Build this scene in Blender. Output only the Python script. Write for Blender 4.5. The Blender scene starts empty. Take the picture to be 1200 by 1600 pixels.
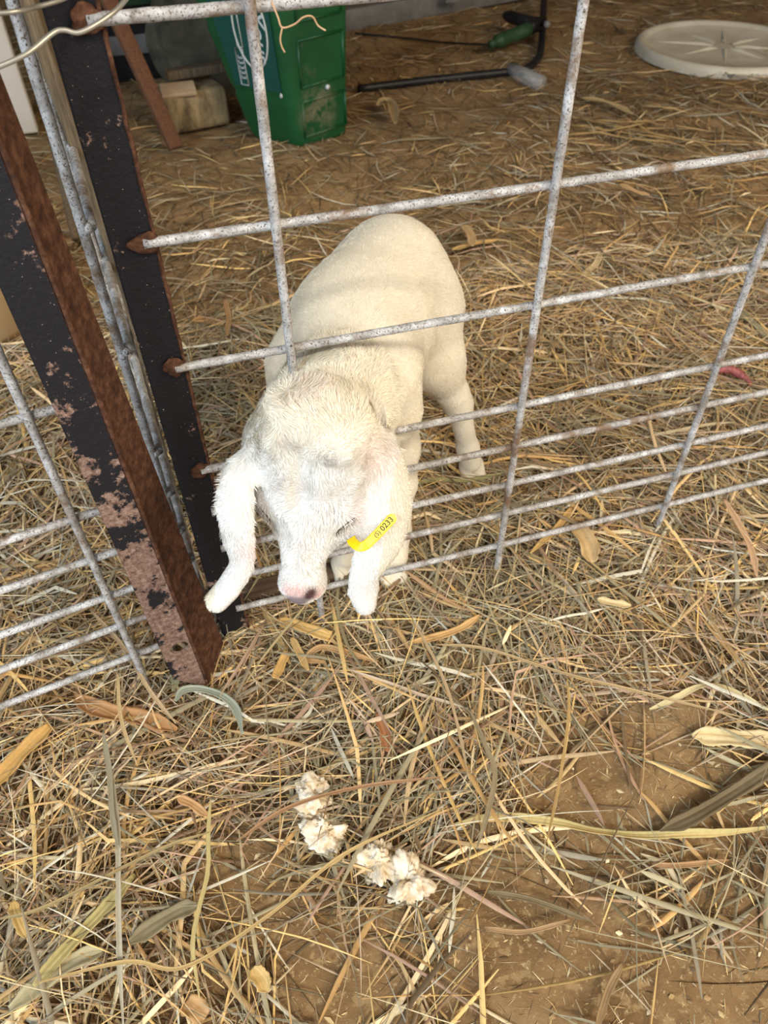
import bpy, bmesh, math, random
import numpy as np
from mathutils import Vector, Matrix
from mathutils.bvhtree import BVHTree
random.seed(7); rng = np.random.default_rng(7)
SC = bpy.context.scene; COL = SC.collection
# ---------------------------------------------------------------- camera
YAW, PIT, ROL, FPX = 0.2827, 0.8060, 0.0151, 1177.4
CAM = np.array([-0.0687, -0.4888, 0.6738])
_fw = np.array([math.sin(YAW)*math.cos(PIT), math.cos(YAW)*math.cos(PIT), -math.sin(PIT)])
_rt = np.array([math.cos(YAW), -math.sin(YAW), 0.0]); _dn = np.cross(_fw, _rt)
RT = math.cos(ROL)*_rt + math.sin(ROL)*_dn; DN = -math.sin(ROL)*_rt + math.cos(ROL)*_dn; FW = _fw
cd = bpy.data.cameras.new('camera'); cam = bpy.data.objects.new('camera', cd); COL.objects.link(cam)
cam.matrix_world = Matrix(((RT[0], -DN[0], -FW[0], CAM[0]), (RT[1], -DN[1], -FW[1], CAM[1]), (RT[2], -DN[2], -FW[2], CAM[2]), (0, 0, 0, 1)))
cd.sensor_fit = 'VERTICAL'; cd.sensor_height = 36; cd.sensor_width = 36; cd.lens = 36*FPX/1600
cd.clip_start = 0.02; cd.dof.use_dof = True; cd.dof.focus_distance = 0.57; cd.dof.aperture_fstop = 12.0
SC.camera = cam
# ---------------------------------------------------------------- world + lights
w = bpy.data.worlds.new('daylight'); SC.world = w; w.use_nodes = True
bg = w.node_tree.nodes['Background']; bg.inputs['Color'].default_value = (0.93, 0.95, 1.0, 1); bg.inputs['Strength'].default_value = 0.50
def area(name, loc, target, size, power, col):
    l = bpy.data.lights.new(name, 'AREA'); l.shape = 'RECTANGLE'; l.size, l.size_y = size; l.energy = power; l.color = col
    o = bpy.data.objects.new(name, l); COL.objects.link(o); o.location = loc
    o.rotation_euler = (Vector(target)-Vector(loc)).to_track_quat('-Z', 'Y').to_euler(); return o
area('barn_door_daylight', (-2.6, -1.6, 2.0), (0.05, 0.1, 0.1), (2.0, 2.0), 70, (0.62, 0.81, 1.0))
area('warm_doorway_light', (2.2, -1.7, 2.2), (0.1, 0.1, 0.1), (1.4, 1.4), 46, (1.0, 0.82, 0.56))
sl = bpy.data.lights.new('soft_sun', 'SUN'); sl.energy = 1.0; sl.angle = math.radians(7); sl.color = (1.0, 0.94, 0.84)
so = bpy.data.objects.new('soft_sun', sl); COL.objects.link(so)
so.rotation_euler = Vector((0.12, 0.62, -0.72)).to_track_quat('-Z', 'Y').to_euler()
SC.view_settings.view_transform = 'Standard'; SC.view_settings.look = 'None'
SC.view_settings.gamma = 1; SC.view_settings.use_curve_mapping = False; SC.view_settings.exposure = 0.58
# ---------------------------------------------------------------- helpers
def ray(u, v): return FW + RT*(u-600)/FPX + DN*(v-800)/FPX
def P(u, v, d): return CAM + ray(u, v)*d
def PZ(u, v, z=0.0): r = ray(u, v); return CAM + r*(z-CAM[2])/r[2]
def PY(u, v, y): r = ray(u, v); return CAM + r*(y-CAM[1])/r[1]
def lin(c):
    return tuple(x/12.92 if x <= .04045 else ((x+.055)/1.055)**2.4 for x in c)
def hexc(r, g, b): return lin((r/255, g/255, b/255))
def tag(o, label=None, cat=None, group=None, kind=None):
    for k, val in (('label', label), ('category', cat), ('group', group), ('kind', kind)):
        if val: o[k] = val
    return o
def empty(name, loc=(0, 0, 0)):
    o = bpy.data.objects.new(name, None); COL.objects.link(o); o.location = loc; o.empty_display_size = .02; return o
def link(name, me, mat, parent=None, smooth=True):
    me.materials.clear(); me.materials.append(mat)
    if smooth: me.polygons.foreach_set('use_smooth', [True]*len(me.polygons))
    o = bpy.data.objects.new(name, me); COL.objects.link(o)
    if parent:
        o.parent = parent; pw = Matrix.Identity(4); q = parent
        while q: pw = q.matrix_basis @ pw; q = q.parent
        o.matrix_parent_inverse = pw.inverted()
    return o
def mesh(V, F, name='m'):
    me = bpy.data.meshes.new(name); me.from_pydata([tuple(map(float, v)) for v in V], [], F); me.update(); return me
def quads(V, F, cols=None, name='m'):
    """fast mesh from arrays, F (n,4) or (n,3)"""
    V = np.asarray(V, np.float32); F = np.asarray(F, np.int32); k = F.shape[1]
    me = bpy.data.meshes.new(name); me.vertices.add(len(V)); me.vertices.foreach_set('co', V.ravel())
    me.loops.add(F.size); me.loops.foreach_set('vertex_index', F.ravel())
    me.polygons.add(len(F)); me.polygons.foreach_set('loop_start', np.arange(0, F.size, k, dtype=np.int32))
    try: me.polygons.foreach_set('loop_total', np.full(len(F), k, np.int32))
    except Exception: pass
    me.update(calc_edges=True)
    if cols is not None:
        a = me.color_attributes.new('col', 'FLOAT_COLOR', 'POINT')
        c = np.ones((len(V), 4), np.float32); c[:, :3] = cols; a.data.foreach_set('color', c.ravel())
    return me
def box_me(sx, sy, sz, bev=0.0, at=(0, 0, 0), rot=None, seg=2):
    bm = bmesh.new(); bmesh.ops.create_cube(bm, size=1)
    bmesh.ops.scale(bm, vec=(sx, sy, sz), verts=bm.verts)
    if bev: bmesh.ops.bevel(bm, geom=bm.edges[:], offset=bev, segments=seg, profile=.6, affect='EDGES')
    if rot is not None: bmesh.ops.transform(bm, matrix=rot, verts=bm.verts)
    bmesh.ops.translate(bm, vec=at, verts=bm.verts)
    me = bpy.data.meshes.new('box'); bm.to_mesh(me); bm.free(); return me
def tube_me(pts, r, n=10, wob=0.0, seed=0, cap=True, sub=1):
    pts = [np.array(p, float) for p in pts]
    if sub > 1:
        q = []
        for a, b in zip(pts[:-1], pts[1:]):
            for k in range(sub): q.append(a+(b-a)*k/sub)
        q.append(pts[-1]); pts = q
    rs = r if hasattr(r, '__len__') else [r]*len(pts)
    g = np.random.default_rng(seed); V = []; F = []
    t0 = pts[1]-pts[0]; up = np.array([0, 0, 1.]) if abs(t0[2]) < .8*np.linalg.norm(t0) else np.array([0, 1., 0])
    for i, p in enumerate(pts):
        t = pts[min(i+1, len(pts)-1)]-pts[max(i-1, 0)]; t = t/np.linalg.norm(t)
        a = np.cross(t, up); a /= np.linalg.norm(a); b = np.cross(a, t); up = b
        for k in range(n):
            th = 2*math.pi*k/n; rr = rs[min(i, len(rs)-1)]*(1+wob*g.normal())
            V.append(p+rr*(a*math.cos(th)+b*math.sin(th)))
        if i:
            for k in range(n):
                k2 = (k+1) % n; F.append(((i-1)*n+k, (i-1)*n+k2, i*n+k2, i*n+k))
    if cap: F.append(tuple(range(n))[::-1]); F.append(tuple(range((len(pts)-1)*n, len(pts)*n)))
    return mesh(V, F, 'tube')
def catmull(pts, n=8):
    pts = [np.array(p, float) for p in pts]; q = [2*pts[0]-pts[1]]+pts+[2*pts[-1]-pts[-2]]; out = []
    for i in range(1, len(q)-2):
        for k in range(n):
            t = k/n; a, b, c, d = q[i-1:i+3]
            out.append(.5*((2*b)+(-a+c)*t+(2*a-5*b+4*c-d)*t*t+(-a+3*b-3*c+d)*t**3))
    out.append(pts[-1]); return out
def join_me(mes):
    bm = bmesh.new()
    for m in mes: bm.from_mesh(m)
    me = bpy.data.meshes.new('j'); bm.to_mesh(me); bm.free(); return me
# value noise (numpy)
_T = np.random.default_rng(3).random((64, 64, 64)).astype(np.float32)
def vnoise(x, y, z=0.0, f=1.0):
    x = np.asarray(x, np.float64)*f+100; y = np.asarray(y, np.float64)*f+100; z = (np.asarray(z, np.float64)*f+100)+0*x
    xi, yi, zi = np.floor(x).astype(int), np.floor(y).astype(int), np.floor(z).astype(int)
    fx, fy, fz = x-xi, y-yi, z-zi; s = lambda t: t*t*(3-2*t); fx, fy, fz = s(fx), s(fy), s(fz); r = 0
    for dx in (0, 1):
        for dy in (0, 1):
            for dz in (0, 1):
                wt = (fx if dx else 1-fx)*(fy if dy else 1-fy)*(fz if dz else 1-fz)
                r = r+wt*_T[(xi+dx) % 64, (yi+dy) % 64, (zi+dz) % 64]
    return r
# ---------------------------------------------------------------- materials
class Mt:
    def __init__(s, name, rough=.8, metal=0, spec=.5):
        s.m = bpy.data.materials.new(name); s.m.use_nodes = True; s.t = s.m.node_tree; s.b = s.t.nodes['Principled BSDF']
        s.b.inputs['Roughness'].default_value = rough; s.b.inputs['Metallic'].default_value = metal
        s.b.inputs['Specular IOR Level'].default_value = spec; s.co = s.t.nodes.new('ShaderNodeTexCoord').outputs['Object']
    def n(s, kind, **kw):
        nd = s.t.nodes.new(kind)
        for k, v in kw.items():
            if k.startswith('i_'): nd.inputs[k[2:].replace('_', ' ')].default_value = v
            else: setattr(nd, k, v)
        return nd
    def l(s, a, b): s.t.links.new(a, b)
    def noise(s, scale, detail=4, rough=.6, vec=None):
        nd = s.n('ShaderNodeTexNoise'); nd.inputs['Scale'].default_value = scale; nd.inputs['Detail'].default_value = detail
        nd.inputs['Roughness'].default_value = rough; s.l(vec or s.co, nd.inputs['Vector']); return nd.outputs['Fac']
    def scaled(s, sc):
        m = s.n('ShaderNodeMapping'); m.inputs['Scale'].default_value = sc; s.l(s.co, m.inputs['Vector']); return m.outputs['Vector']
    def ramp(s, fac, stops):
        r = s.n('ShaderNodeValToRGB'); e = r.color_ramp.elements
        while len(e) < len(stops): e.new(.5)
        for k, (p, c) in enumerate(stops): e[k].position = p; e[k].color = (*(c if len(c) == 3 else c[:3]), 1)
        s.l(fac, r.inputs['Fac']); return r.outputs['Color']
    def mix(s, fac, a, b, mode='MIX'):
        m = s.n('ShaderNodeMix', data_type='RGBA', blend_type=mode)
        for sock, v in ((m.inputs['Factor'], fac), (m.inputs[6], a), (m.inputs[7], b)):
            if hasattr(v, 'is_linked'): s.l(v, sock)
            elif isinstance(v, (int, float)): sock.default_value = v
            else: sock.default_value = (*v[:3], 1)
        return m.outputs[2]
    def color(s, c):
        if hasattr(c, 'is_linked'): s.l(c, s.b.inputs['Base Color'])
        else: s.b.inputs['Base Color'].default_value = (*c, 1)
        return s
    def bump(s, h, st=.4, dist=.002):
        b = s.n('ShaderNodeBump'); b.inputs['Strength'].default_value = st; b.inputs['Distance'].default_value = dist
        s.l(h, b.inputs['Height']); s.l(b.outputs[0], s.b.inputs['Normal']); return s
    def attr(s, nm='col'):
        a = s.n('ShaderNodeAttribute'); a.attribute_name = nm; return a.outputs['Color']
BW = ((0, 0, 0), (1, 1, 1))
def step(m, fac, a, b): return m.ramp(fac, [(a, BW[0]), (b, BW[1])])
def m_soil():
    m = Mt('soil', .95, spec=.15)
    c = m.ramp(m.noise(9, 6, .65), [(.3, hexc(122, 94, 62)), (.5, hexc(152, 120, 82)), (.72, hexc(176, 146, 106))])
    c = m.mix(step(m, m.noise(70, 3, .6), .56, .62), c, hexc(170, 140, 98))
    c = m.mix(step(m, m.noise(230, 3, .7), .60, .66), c, hexc(196, 170, 124))
    c = m.mix(step(m, m.noise(160, 3, .7), .30, .26), hexc(84, 60, 34), c) if False else c
    m.color(c); m.bump(m.noise(120, 8, .75), .7, .004); return m.m
def m_attr(name, rough=.8, spec=.3, vein=False):
    m = Mt(name, rough, spec=spec); c = m.attr()
    c = m.mix(.22, c, m.ramp(m.noise(260, 3, .6), [(.3, (.55, .5, .42)), (.7, (1.25, 1.22, 1.15))]), 'MULTIPLY'); m.color(c); return m.m
def m_galv():
    m = Mt('galvanised_wire', .6, .1)
    c = m.ramp(m.noise(60, 4, .7), [(.3, hexc(134, 129, 122)), (.5, hexc(182, 179, 175)), (.7, hexc(222, 221, 220))])
    c = m.mix(step(m, m.noise(620, 4, .75), .55, .60), c, hexc(92, 78, 66))
    c = m.mix(step(m, m.noise(28, 5, .7), .52, .66), c, hexc(128, 104, 82))
    m.color(c); m.bump(m.noise(500, 4, .6), .6, .0008); return m.m
def m_rustpaint(name, amount, base=(30, 28, 31)):
    m = Mt(name, .5, 0, .22)
    r = m.ramp(m.noise(240, 5, .7), [(.3, hexc(88, 66, 54)), (.5, hexc(134, 106, 92)), (.7, hexc(172, 146, 132))])
    pn = m.noise(34, 8, .72)
    if amount == 'low':
        # more rust towards the foot of the post
        sp = m.n('ShaderNodeSeparateXYZ'); m.l(m.co, sp.inputs[0])
        mr = m.n('ShaderNodeMapRange'); m.l(sp.outputs['Z'], mr.inputs[0])
        mr.inputs[1].default_value = .20; mr.inputs[2].default_value = .44; mr.inputs[3].default_value = .105; mr.inputs[4].default_value = -.06
        ad = m.n('ShaderNodeMath', operation='ADD'); m.l(pn, ad.inputs[0]); m.l(mr.outputs[0], ad.inputs[1]); pn = ad.outputs[0]
        f = step(m, pn, .545, .575)
    else: f = step(m, pn, .5+amount, .53+amount)
    c = m.mix(f, hexc(*base), r)
    c = m.mix(step(m, m.noise(620, 2, .5), .73, .77), c, hexc(168, 158, 150))
    m.color(c)
    m.l(m.mix(f, (.5, .5, .5), (.9, .9, .9)), m.b.inputs['Roughness'])
    m.bump(m.noise(300, 5, .7), .6, .0015); return m.m
def m_rust():
    m = Mt('rust', .9, spec=.2)
    c = m.ramp(m.noise(130, 6, .7), [(.3, hexc(50, 34, 27)), (.50, hexc(86, 56, 40)), (.72, hexc(124, 88, 66))])
    m.color(c); m.bump(m.noise(400, 5, .7), .8, .0015); return m.m
def m_simple(name, a, b, scale=20, rough=.7, metal=0, bump=.3, bs=200, spec=.4, stretch=None):
    m = Mt(name, rough, metal, spec); v = m.scaled(stretch) if stretch else None
    m.color(m.ramp(m.noise(scale, 6, .65, v), [(.32, hexc(*a)), (.68, hexc(*b))])); m.bump(m.noise(bs, 4, .6, v), bump, .001); return m.m
M = dict(soil=m_soil(), straw=m_attr('dry_straw', .62, .35), leaf=m_attr('dry_leaf', .7, .3), galv=m_galv(),
         post_low=m_rustpaint('rusty_black_paint', 'low', (34, 33, 37)), post=m_rustpaint('black_paint', .105), rust=m_rust(), weldrust=m_rustpaint('weld_rust', -.06),
         wood=m_simple('weathered_wood', (70, 58, 44), (128, 110, 84), 30, .9, stretch=(12, 12, 1)),
         redwood=m_simple('reddish_board', (84, 52, 34), (130, 88, 60), 30, .85, stretch=(12, 12, 1)),
         darkwood=m_simple('dark_sill_wood', (70, 54, 42), (112, 92, 74), 14, .9, stretch=(1, 12, 12)),
         pale=m_simple('cream_paint', (206, 196, 180), (226, 217, 204), 4, .6, bump=.05),
         beige=m_simple('beige_plastic', (176, 148, 110), (192, 166, 128), 3, .45, bump=.05),
         lid=m_simple('cream_plastic', (196, 184, 160), (226, 216, 196), 9, .5, bump=.1),
         black=m_simple('black_metal', (26, 25, 26), (48, 46, 46), 40, .45, .2),
         grey=m_simple('grey_steel', (104, 102, 98), (138, 134, 128), 18, .6, .2),
         darkgreen=m_simple('green_plastic', (36, 62, 38), (54, 82, 50), 30, .5), cloth=m_simple('dark_sacking', (66, 62, 50), (112, 106, 88), 14, .95),
         white=m_simple('white_print', (210, 215, 212), (235, 235, 230), 50, .7), chalk=m_simple('chalky_clod', (206, 176, 128), (252, 246, 230), 60, .95, bump=.8, bs=160),
         yellow=m_simple('yellow_plastic', (244, 204, 6), (255, 218, 20), 20, .35, bump=.05), ink=m_simple('black_ink', (40, 32, 16), (56, 46, 20), 20, .6),
         pink=m_simple('pink_scrap', (96, 44, 46), (196, 112, 106), 90, .5))
def m_tie():
    m = Mt('tie_wire', .35, .7); m.color(m.ramp(m.noise(40, 3), [(.3, hexc(150, 145, 130)), (.7, hexc(205, 200, 188))])); return m.m
M['tie'] = m_tie()
def m_tote():
    m = Mt('green_tote', .42, spec=.5)
    base = m.ramp(m.noise(7, 4), [(.3, hexc(20, 74, 40)), (.7, hexc(26, 92, 50))])
    n1 = m.noise(9, 7, .72)
    d = step(m, n1, .66, .74)
    dust = m.ramp(m.noise(60, 5, .7), [(.3, hexc(120, 112, 84)), (.7, hexc(170, 150, 122))])
    tc = PZ(468, 232)
    for (u, v, zz, r_, amt) in ((505, 95, .19, .035, .75), (498, 120, .15, .03, .7), (505, 175, .07, .045, .8), (500, 35, .30, .035, .6)):
        c_ = PZ(u, v, zz); vd = m.n('ShaderNodeVectorMath', operation='DISTANCE'); m.l(m.co, vd.inputs[0]); vd.inputs[1].default_value = tuple(c_)
        mr = m.n('ShaderNodeMapRange'); m.l(vd.outputs['Value'], mr.inputs[0]); mr.inputs[1].default_value = r_*1.5; mr.inputs[2].default_value = r_*.2; mr.inputs[3].default_value = 0; mr.inputs[4].default_value = amt
        wob = m.n('ShaderNodeMath', operation='MULTIPLY'); m.l(mr.outputs[0], wob.inputs[0]); m.l(step(m, m.noise(22+u*.01, 5, .7), .40, .55), wob.inputs[1])
        mx = m.n('ShaderNodeMath', operation='MAXIMUM'); m.l(d, mx.inputs[0]); m.l(wob.outputs[0], mx.inputs[1]); d = mx.outputs[0]
    m.color(m.mix(d, base, dust)); m.l(m.mix(d, (.4, .4, .4), (.95, .95, .95)), m.b.inputs['Roughness']); m.bump(m.noise(90, 4), .1, .002); return m.m
M['tote'] = m_tote(); M['teal'] = m_simple('teal_sticker', (24, 76, 66), (30, 86, 76), 8, .45, bump=.03)
def m_clear():
    m = Mt('clear_plastic', .15, spec=.6); m.color((.9, .9, .88)); m.b.inputs['Transmission Weight'].default_value = .75; m.b.inputs['IOR'].default_value = 1.3; return m.m
M['clear'] = m_clear()
# ---------------------------------------------------------------- floor
BARE = [(P_[0], P_[1], s*1.55) for P_, s in ((PZ(1040, 1150), .05), (PZ(1080, 1250), .06), (PZ(900, 1230), .035), (PZ(760, 1460), .055), (PZ(960, 1440), .05), (PZ(1130, 1400), .05),
        (PZ(560, 1540), .04), (PZ(880, 1560), .07), (PZ(1120, 1560), .07), (PZ(420, 1400), .02), (PZ(730, 1050), .022), (PZ(360, 1340), .018))]
HOOF = [tuple(PZ(u, v)[:2]) for u, v in ((736, 740), (612, 893), (541, 890), (617, 915))]
def gheight(x, y):
    h = .018*(vnoise(x, y, 0, 4)-.5)+.012*(vnoise(x, y, 2, 13)-.5)+.005*(vnoise(x, y, 5, 45)-.5)
    return h*.8
def density(x, y):
    b = np.zeros_like(x)
    for bx, by, s in BARE: b = np.maximum(b, np.exp(-((x-bx)**2+(y-by)**2)/(2*s*s)))
    n = vnoise(x, y, 9, 11)
    d = np.clip(1.15-1.25*b+.9*(n-.5), .03, 1.2)
    for hx, hy in HOOF: d = d*(1-.9*np.exp(-((x-hx)**2+(y-hy)**2)/(2*.014**2)))
    far = np.clip((y-.75-.25*x+.5*(vnoise(x, y, 3, 3)-.5))/.45, 0, 1)   # swept soil further back
    return d*(1-.72*far)
def build_floor():
    ys = np.concatenate([np.linspace(-.9, .5, 240), np.linspace(.5, 7, 160)[1:]]); xs = np.concatenate([np.linspace(-4, -.7, 40), np.linspace(-.7, .9, 240)[1:], np.linspace(.9, 6, 60)[1:]])
    X, Y = np.meshgrid(xs, ys); Zv = gheight(X, Y)+.0016*(vnoise(X, Y, 1, 150)-.5)
    V = np.stack([X, Y, Zv], -1).reshape(-1, 3); nx = len(xs); i, j = np.meshgrid(np.arange(nx-1), np.arange(len(ys)-1)); a = (j*nx+i).ravel()
    o = link('floor', quads(V, np.stack([a, a+1, a+nx+1, a+nx], -1)), M['soil']); tag(o, 'brown trodden soil floor of the barn under the straw', None, None, 'structure')
build_floor()
# added shell outside the frame: unseen roof and walls that darken the background
M['shell'] = m_simple('shade_boards', (110, 92, 70), (142, 120, 94), 6, .9, stretch=(1, 1, .1))
for nm_, sz, at_ in (('shade_roof', (8.2, 6.9, .06), (.8, 2.35, 2.63)), ('shade_wall_back', (8.2, .08, 2.6), (.8, 5.8, 1.3)), ('shade_wall_left', (.08, 6.9, 2.6), (-3.3, 2.35, 1.3)), ('shade_wall_right', (.08, 6.9, 2.6), (4.9, 2.35, 1.3))):
    tag(link(nm_, box_me(*sz, 0, at_), M['shell'], None, False), None, None, None, 'structure')
# ---------------------------------------------------------------- straw litter
PAL = np.array([hexc(*c) for c in ((218, 182, 122), (206, 168, 108), (236, 212, 164), (176, 162, 124), (150, 138, 106), (198, 172, 140), (172, 134, 96), (210, 164, 96), (128, 106, 76), (210, 202, 178), (240, 200, 120), (160, 148, 124), (224, 190, 140), (186, 148, 120))])
def strands(n, region, wr, lr, zr, seed, K=6, tube=False, dens=True, pal=None, lift=.25, bright=1.0):
    g = np.random.default_rng(seed); x0, x1, y0, y1 = region; m = int(n*3)
    x = g.uniform(x0, x1, m); y = g.uniform(y0, y1, m)
    # only ground the lens and its neighbourhood could see
    d = (x-CAM[0])*FW[0]+(y-CAM[1])*FW[1]-CAM[2]*FW[2]; u = ((x-CAM[0])*RT[0]+(y-CAM[1])*RT[1]-CAM[2]*RT[2])/np.maximum(d, .05)
    keep = (np.abs(u) < .66)&(d > .1)
    if dens: keep &= g.random(m) < density(x, y)
    x, y = x[keep][:n], y[keep][:n]; n = len(x)
    th = (vnoise(x, y, 20, 6)-.5)*5+.25+g.normal(0, .75, n); th = np.where(g.random(n) < .25, g.uniform(0, math.pi, n), th)
    th += math.pi*(g.random(n) < .5)
    L = g.uniform(*lr, n)*np.where(g.random(n) < .3, .45, 1); W = g.uniform(*wr, n); k = g.normal(0, 2.2, n)
    t = np.linspace(-.5, .5, K)[None, :]; s = L[:, None]*t
    kink = np.where(g.random(n) < .22, g.normal(0, .6, n), 0)[:, None]*(t > g.uniform(-.3, .3, n)[:, None])
    ang = th[:, None]+k[:, None]*s+kink; ds = L[:, None]/(K-1)
    px = x[:, None]+np.concatenate([np.zeros((n, 1)), np.cumsum(np.cos(ang[:, :-1])*ds, 1)], 1)-np.cos(th)[:, None]*L[:, None]/2
    py = y[:, None]+np.concatenate([np.zeros((n, 1)), np.cumsum(np.sin(ang[:, :-1])*ds, 1)], 1)-np.sin(th)[:, None]*L[:, None]/2
    dloc = np.clip(density(x, y), .1, 1)[:, None]
    base = g.uniform(0, 1, (n, 1))**1.3*(zr[1]-zr[0])*dloc+zr[0]
    tilt = g.normal(0, lift*.35, (n, 1))*dloc; arc = g.uniform(-.3, .5, (n, 1))*lift*dloc
    pz = gheight(px, py)+np.maximum(base+tilt*s+arc*(.25-t*t)*L[:, None], .0006)
    tx, ty = np.cos(ang), np.sin(ang); tw = g.normal(0, .55, (n, 1))+g.normal(0, .7, (n, 1))*t
    ax = np.stack([-ty*np.cos(tw), tx*np.cos(tw), np.sin(tw)+0*tx], -1)
    prof = np.clip(1.15-np.abs(t*2)**3, .25, 1)*np.ones((n, 1)); Wk = (W[:, None]*prof)[..., None]*.5
    C = np.stack([px, py, pz], -1)
    nrm = np.stack([ty*np.sin(tw), -tx*np.sin(tw), np.cos(tw)+0*tx], -1)
    # folded V or rounded cross-section: left, ridge, right
    Lf, Rg, Md = C-ax*Wk, C+ax*Wk, C+nrm*Wk*(.55 if not tube else .9)
    V = np.stack([Lf, Md, Rg], 2).reshape(-1, 3)
    b = (np.arange(n)*K*3)[:, None, None]+(np.arange(K-1)*3)[None, :, None]+np.array([0, 1])[None, None, :]
    F = np.stack([b, b+1, b+4, b+3], -1).reshape(-1, 4)
    pl = PAL if pal is None else pal
    wgt = vnoise(x, y, 30, 5)
    ci = g.integers(0, len(pl), n); ci = np.where((g.random(n) < .35)&(wgt > .5), 3+g.integers(0, 2, n), ci) if pal is None else ci
    c = pl[ci]; c = c*.86+c.mean(1, keepdims=True)*.14*np.array([1.08, 1.0, .84]); c = c*g.uniform(.62, 1.32, (n, 1))*bright
    cc = np.repeat(c, K*3, 0)
    return V, F, cc
def pack(parts):
    V = []; F = []; C = []; o = 0
    for v, f, c in parts: V.append(v); F.append(f+o); C.append(c); o += len(v)
    return quads(np.concatenate(V), np.concatenate(F), np.concatenate(C))
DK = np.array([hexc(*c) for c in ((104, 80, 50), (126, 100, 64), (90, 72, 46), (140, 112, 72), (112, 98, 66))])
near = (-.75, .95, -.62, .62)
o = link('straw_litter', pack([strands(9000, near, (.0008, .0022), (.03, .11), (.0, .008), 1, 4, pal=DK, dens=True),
     strands(13000, near, (.0008, .0024), (.03, .13), (.003, .020), 2, 5), strands(4200, near, (.0022, .0048), (.05, .18), (.004, .022), 3, 6),
     strands(5500, near, (.0007, .0014), (.05, .17), (.010, .026), 4, 6, tube=True, lift=.35)]), M['straw'])
tag(o, 'loose bed of dry golden and greyish straw strewn around the fence', 'straw', None, 'stuff')
far = (-1.6, 3.4, .55, 3.4)
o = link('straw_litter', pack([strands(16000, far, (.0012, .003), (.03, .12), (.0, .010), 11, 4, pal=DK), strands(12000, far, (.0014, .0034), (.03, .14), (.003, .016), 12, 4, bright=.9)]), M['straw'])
tag(o, 'thinner trampled straw over the soil behind the kid towards the green tote', 'straw', None, 'stuff')
CH = np.array([hexc(*c) for c in ((214, 184, 126), (190, 152, 92), (228, 206, 160), (160, 126, 78), (132, 104, 66))])
o = link('chaff', pack([strands(16000, near, (.0004, .0012), (.003, .016), (.0, .003), 21, 3, dens=False, pal=CH), strands(2600, near, (.002, .005), (.004, .010), (.0, .004), 22, 3, dens=False, pal=CH),
     strands(9000, (-1.4, 3.2, .6, 3.2), (.001, .003), (.006, .03), (.0, .003), 23, 3, dens=False, pal=CH, bright=.8)]), M['straw'])
tag(o, 'tiny straw chips and chaff scattered over the bare soil', 'chaff', None, 'stuff')
# ---------------------------------------------------------------- single leaves and stalks (each from its own course over the ground)
def blade(name, px, wmm, col, label, cat='leaf', z=.020, group=None, cup=.25, taper=(.35, .25), lifts=None, wav=0.0, seed=0, col2=None, streak=.5, d=None):
    g = np.random.default_rng(seed+len(px)*17+int(px[0][0])); n = 9
    wav = wav or .12
    if d is None:
        pts = [PZ(u, v, z+(lifts[i] if lifts else 0)) for i, (u, v) in enumerate(px)]
        for p in pts: p[2] += float(gheight(p[0], p[1]))
    else: pts = [P(u, v, dd) for (u, v), dd in zip(px, d)]
    C = np.array(catmull(pts, n)); m = len(C); t = np.linspace(0, 1, m)
    T = np.gradient(C, axis=0); T /= np.linalg.norm(T, axis=1)[:, None]
    A = np.cross(np.array([0, 0, 1.]), T); A /= np.linalg.norm(A, axis=1)[:, None]; N = np.cross(T, A)
    ww = wmm*.0005*np.clip(np.minimum(1, np.minimum(taper[0]+(1-taper[0])*t*6, taper[1]+(1-taper[1])*(1-t)*5)), 0, 1)
    tw = wav*np.sin(t*9+seed); A2 = A*np.cos(tw)[:, None]+N*np.sin(tw)[:, None]; N2 = -A*np.sin(tw)[:, None]+N*np.cos(tw)[:, None]
    R = 11; V = []; CC = []
    c1 = np.array(hexc(*col)); c2 = np.array(hexc(*(col2 or [max(0, int(q*.74)) for q in col]))); gy = c1.mean(); c1 = c1*.82+gy*.18
    st = g.random(R)*streak
    for r in range(R):
        a = r/(R-1)*2-1; edge = 1+.06*g.normal(size=m)*(abs(a) == 1)+.14*(vnoise(t*6, t*0+(3 if a > 0 else 9), seed+len(px))-.5)
        V.append(C+A2*(a*ww*edge)[:, None]+N2*((a*a*cup+.06*math.cos(a*9))*ww)[:, None])
        mixv = np.clip(st[r]+.5*vnoise(t*8, t*0+r*2.1, seed)**2, 0, 1)[:, None]; CC.append(c1*(1-mixv)+c2*mixv)
    V = np.stack(V, 1).reshape(-1, 3); CC = np.stack(CC, 1).reshape(-1, 3); F = [(i*R+r, i*R+r+1, (i+1)*R+r+1, (i+1)*R+r) for i in range(m-1) for r in range(R-1)]
    me = quads(V, F, CC); o = link(name, me, M['leaf'])
    md = o.modifiers.new('thick', 'SOLIDIFY'); md.thickness = .0005
    return tag(o, label, cat, group)
GOLD, PALE, TAN, OLIVE, GRN, BRN, GRY = (224, 172, 84), (232, 212, 164), (200, 160, 104), (120, 108, 66), (186, 192, 138), (176, 122, 70), (176, 172, 150)
LV = 'dry_leaf'
blade(LV, [(1082, 1148), (1120, 1150), (1165, 1156), (1225, 1160)], 20, (236, 216, 164), 'broad pale cream husk leaf lying on bare soil at the right edge', z=.010, taper=(.15, .9), col2=(206, 176, 116))
blade(LV, [(705, 1288), (760, 1276), (820, 1276), (880, 1286), (930, 1300), (1000, 1307), (1070, 1303), (1140, 1298), (1215, 1290)], 8, (196, 188, 122), 'long twisted pale green leaf crossing the bare soil on the right', z=.010, wav=.5, col2=(206, 164, 96))
blade(LV, [(1030, 1300), (1085, 1275), (1150, 1235), (1220, 1190)], 13, (132, 114, 78), 'dark olive blade slanting up to the right edge from the long twisted leaf', z=.016, taper=(.1, .9), col2=(70, 56, 34))
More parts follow.
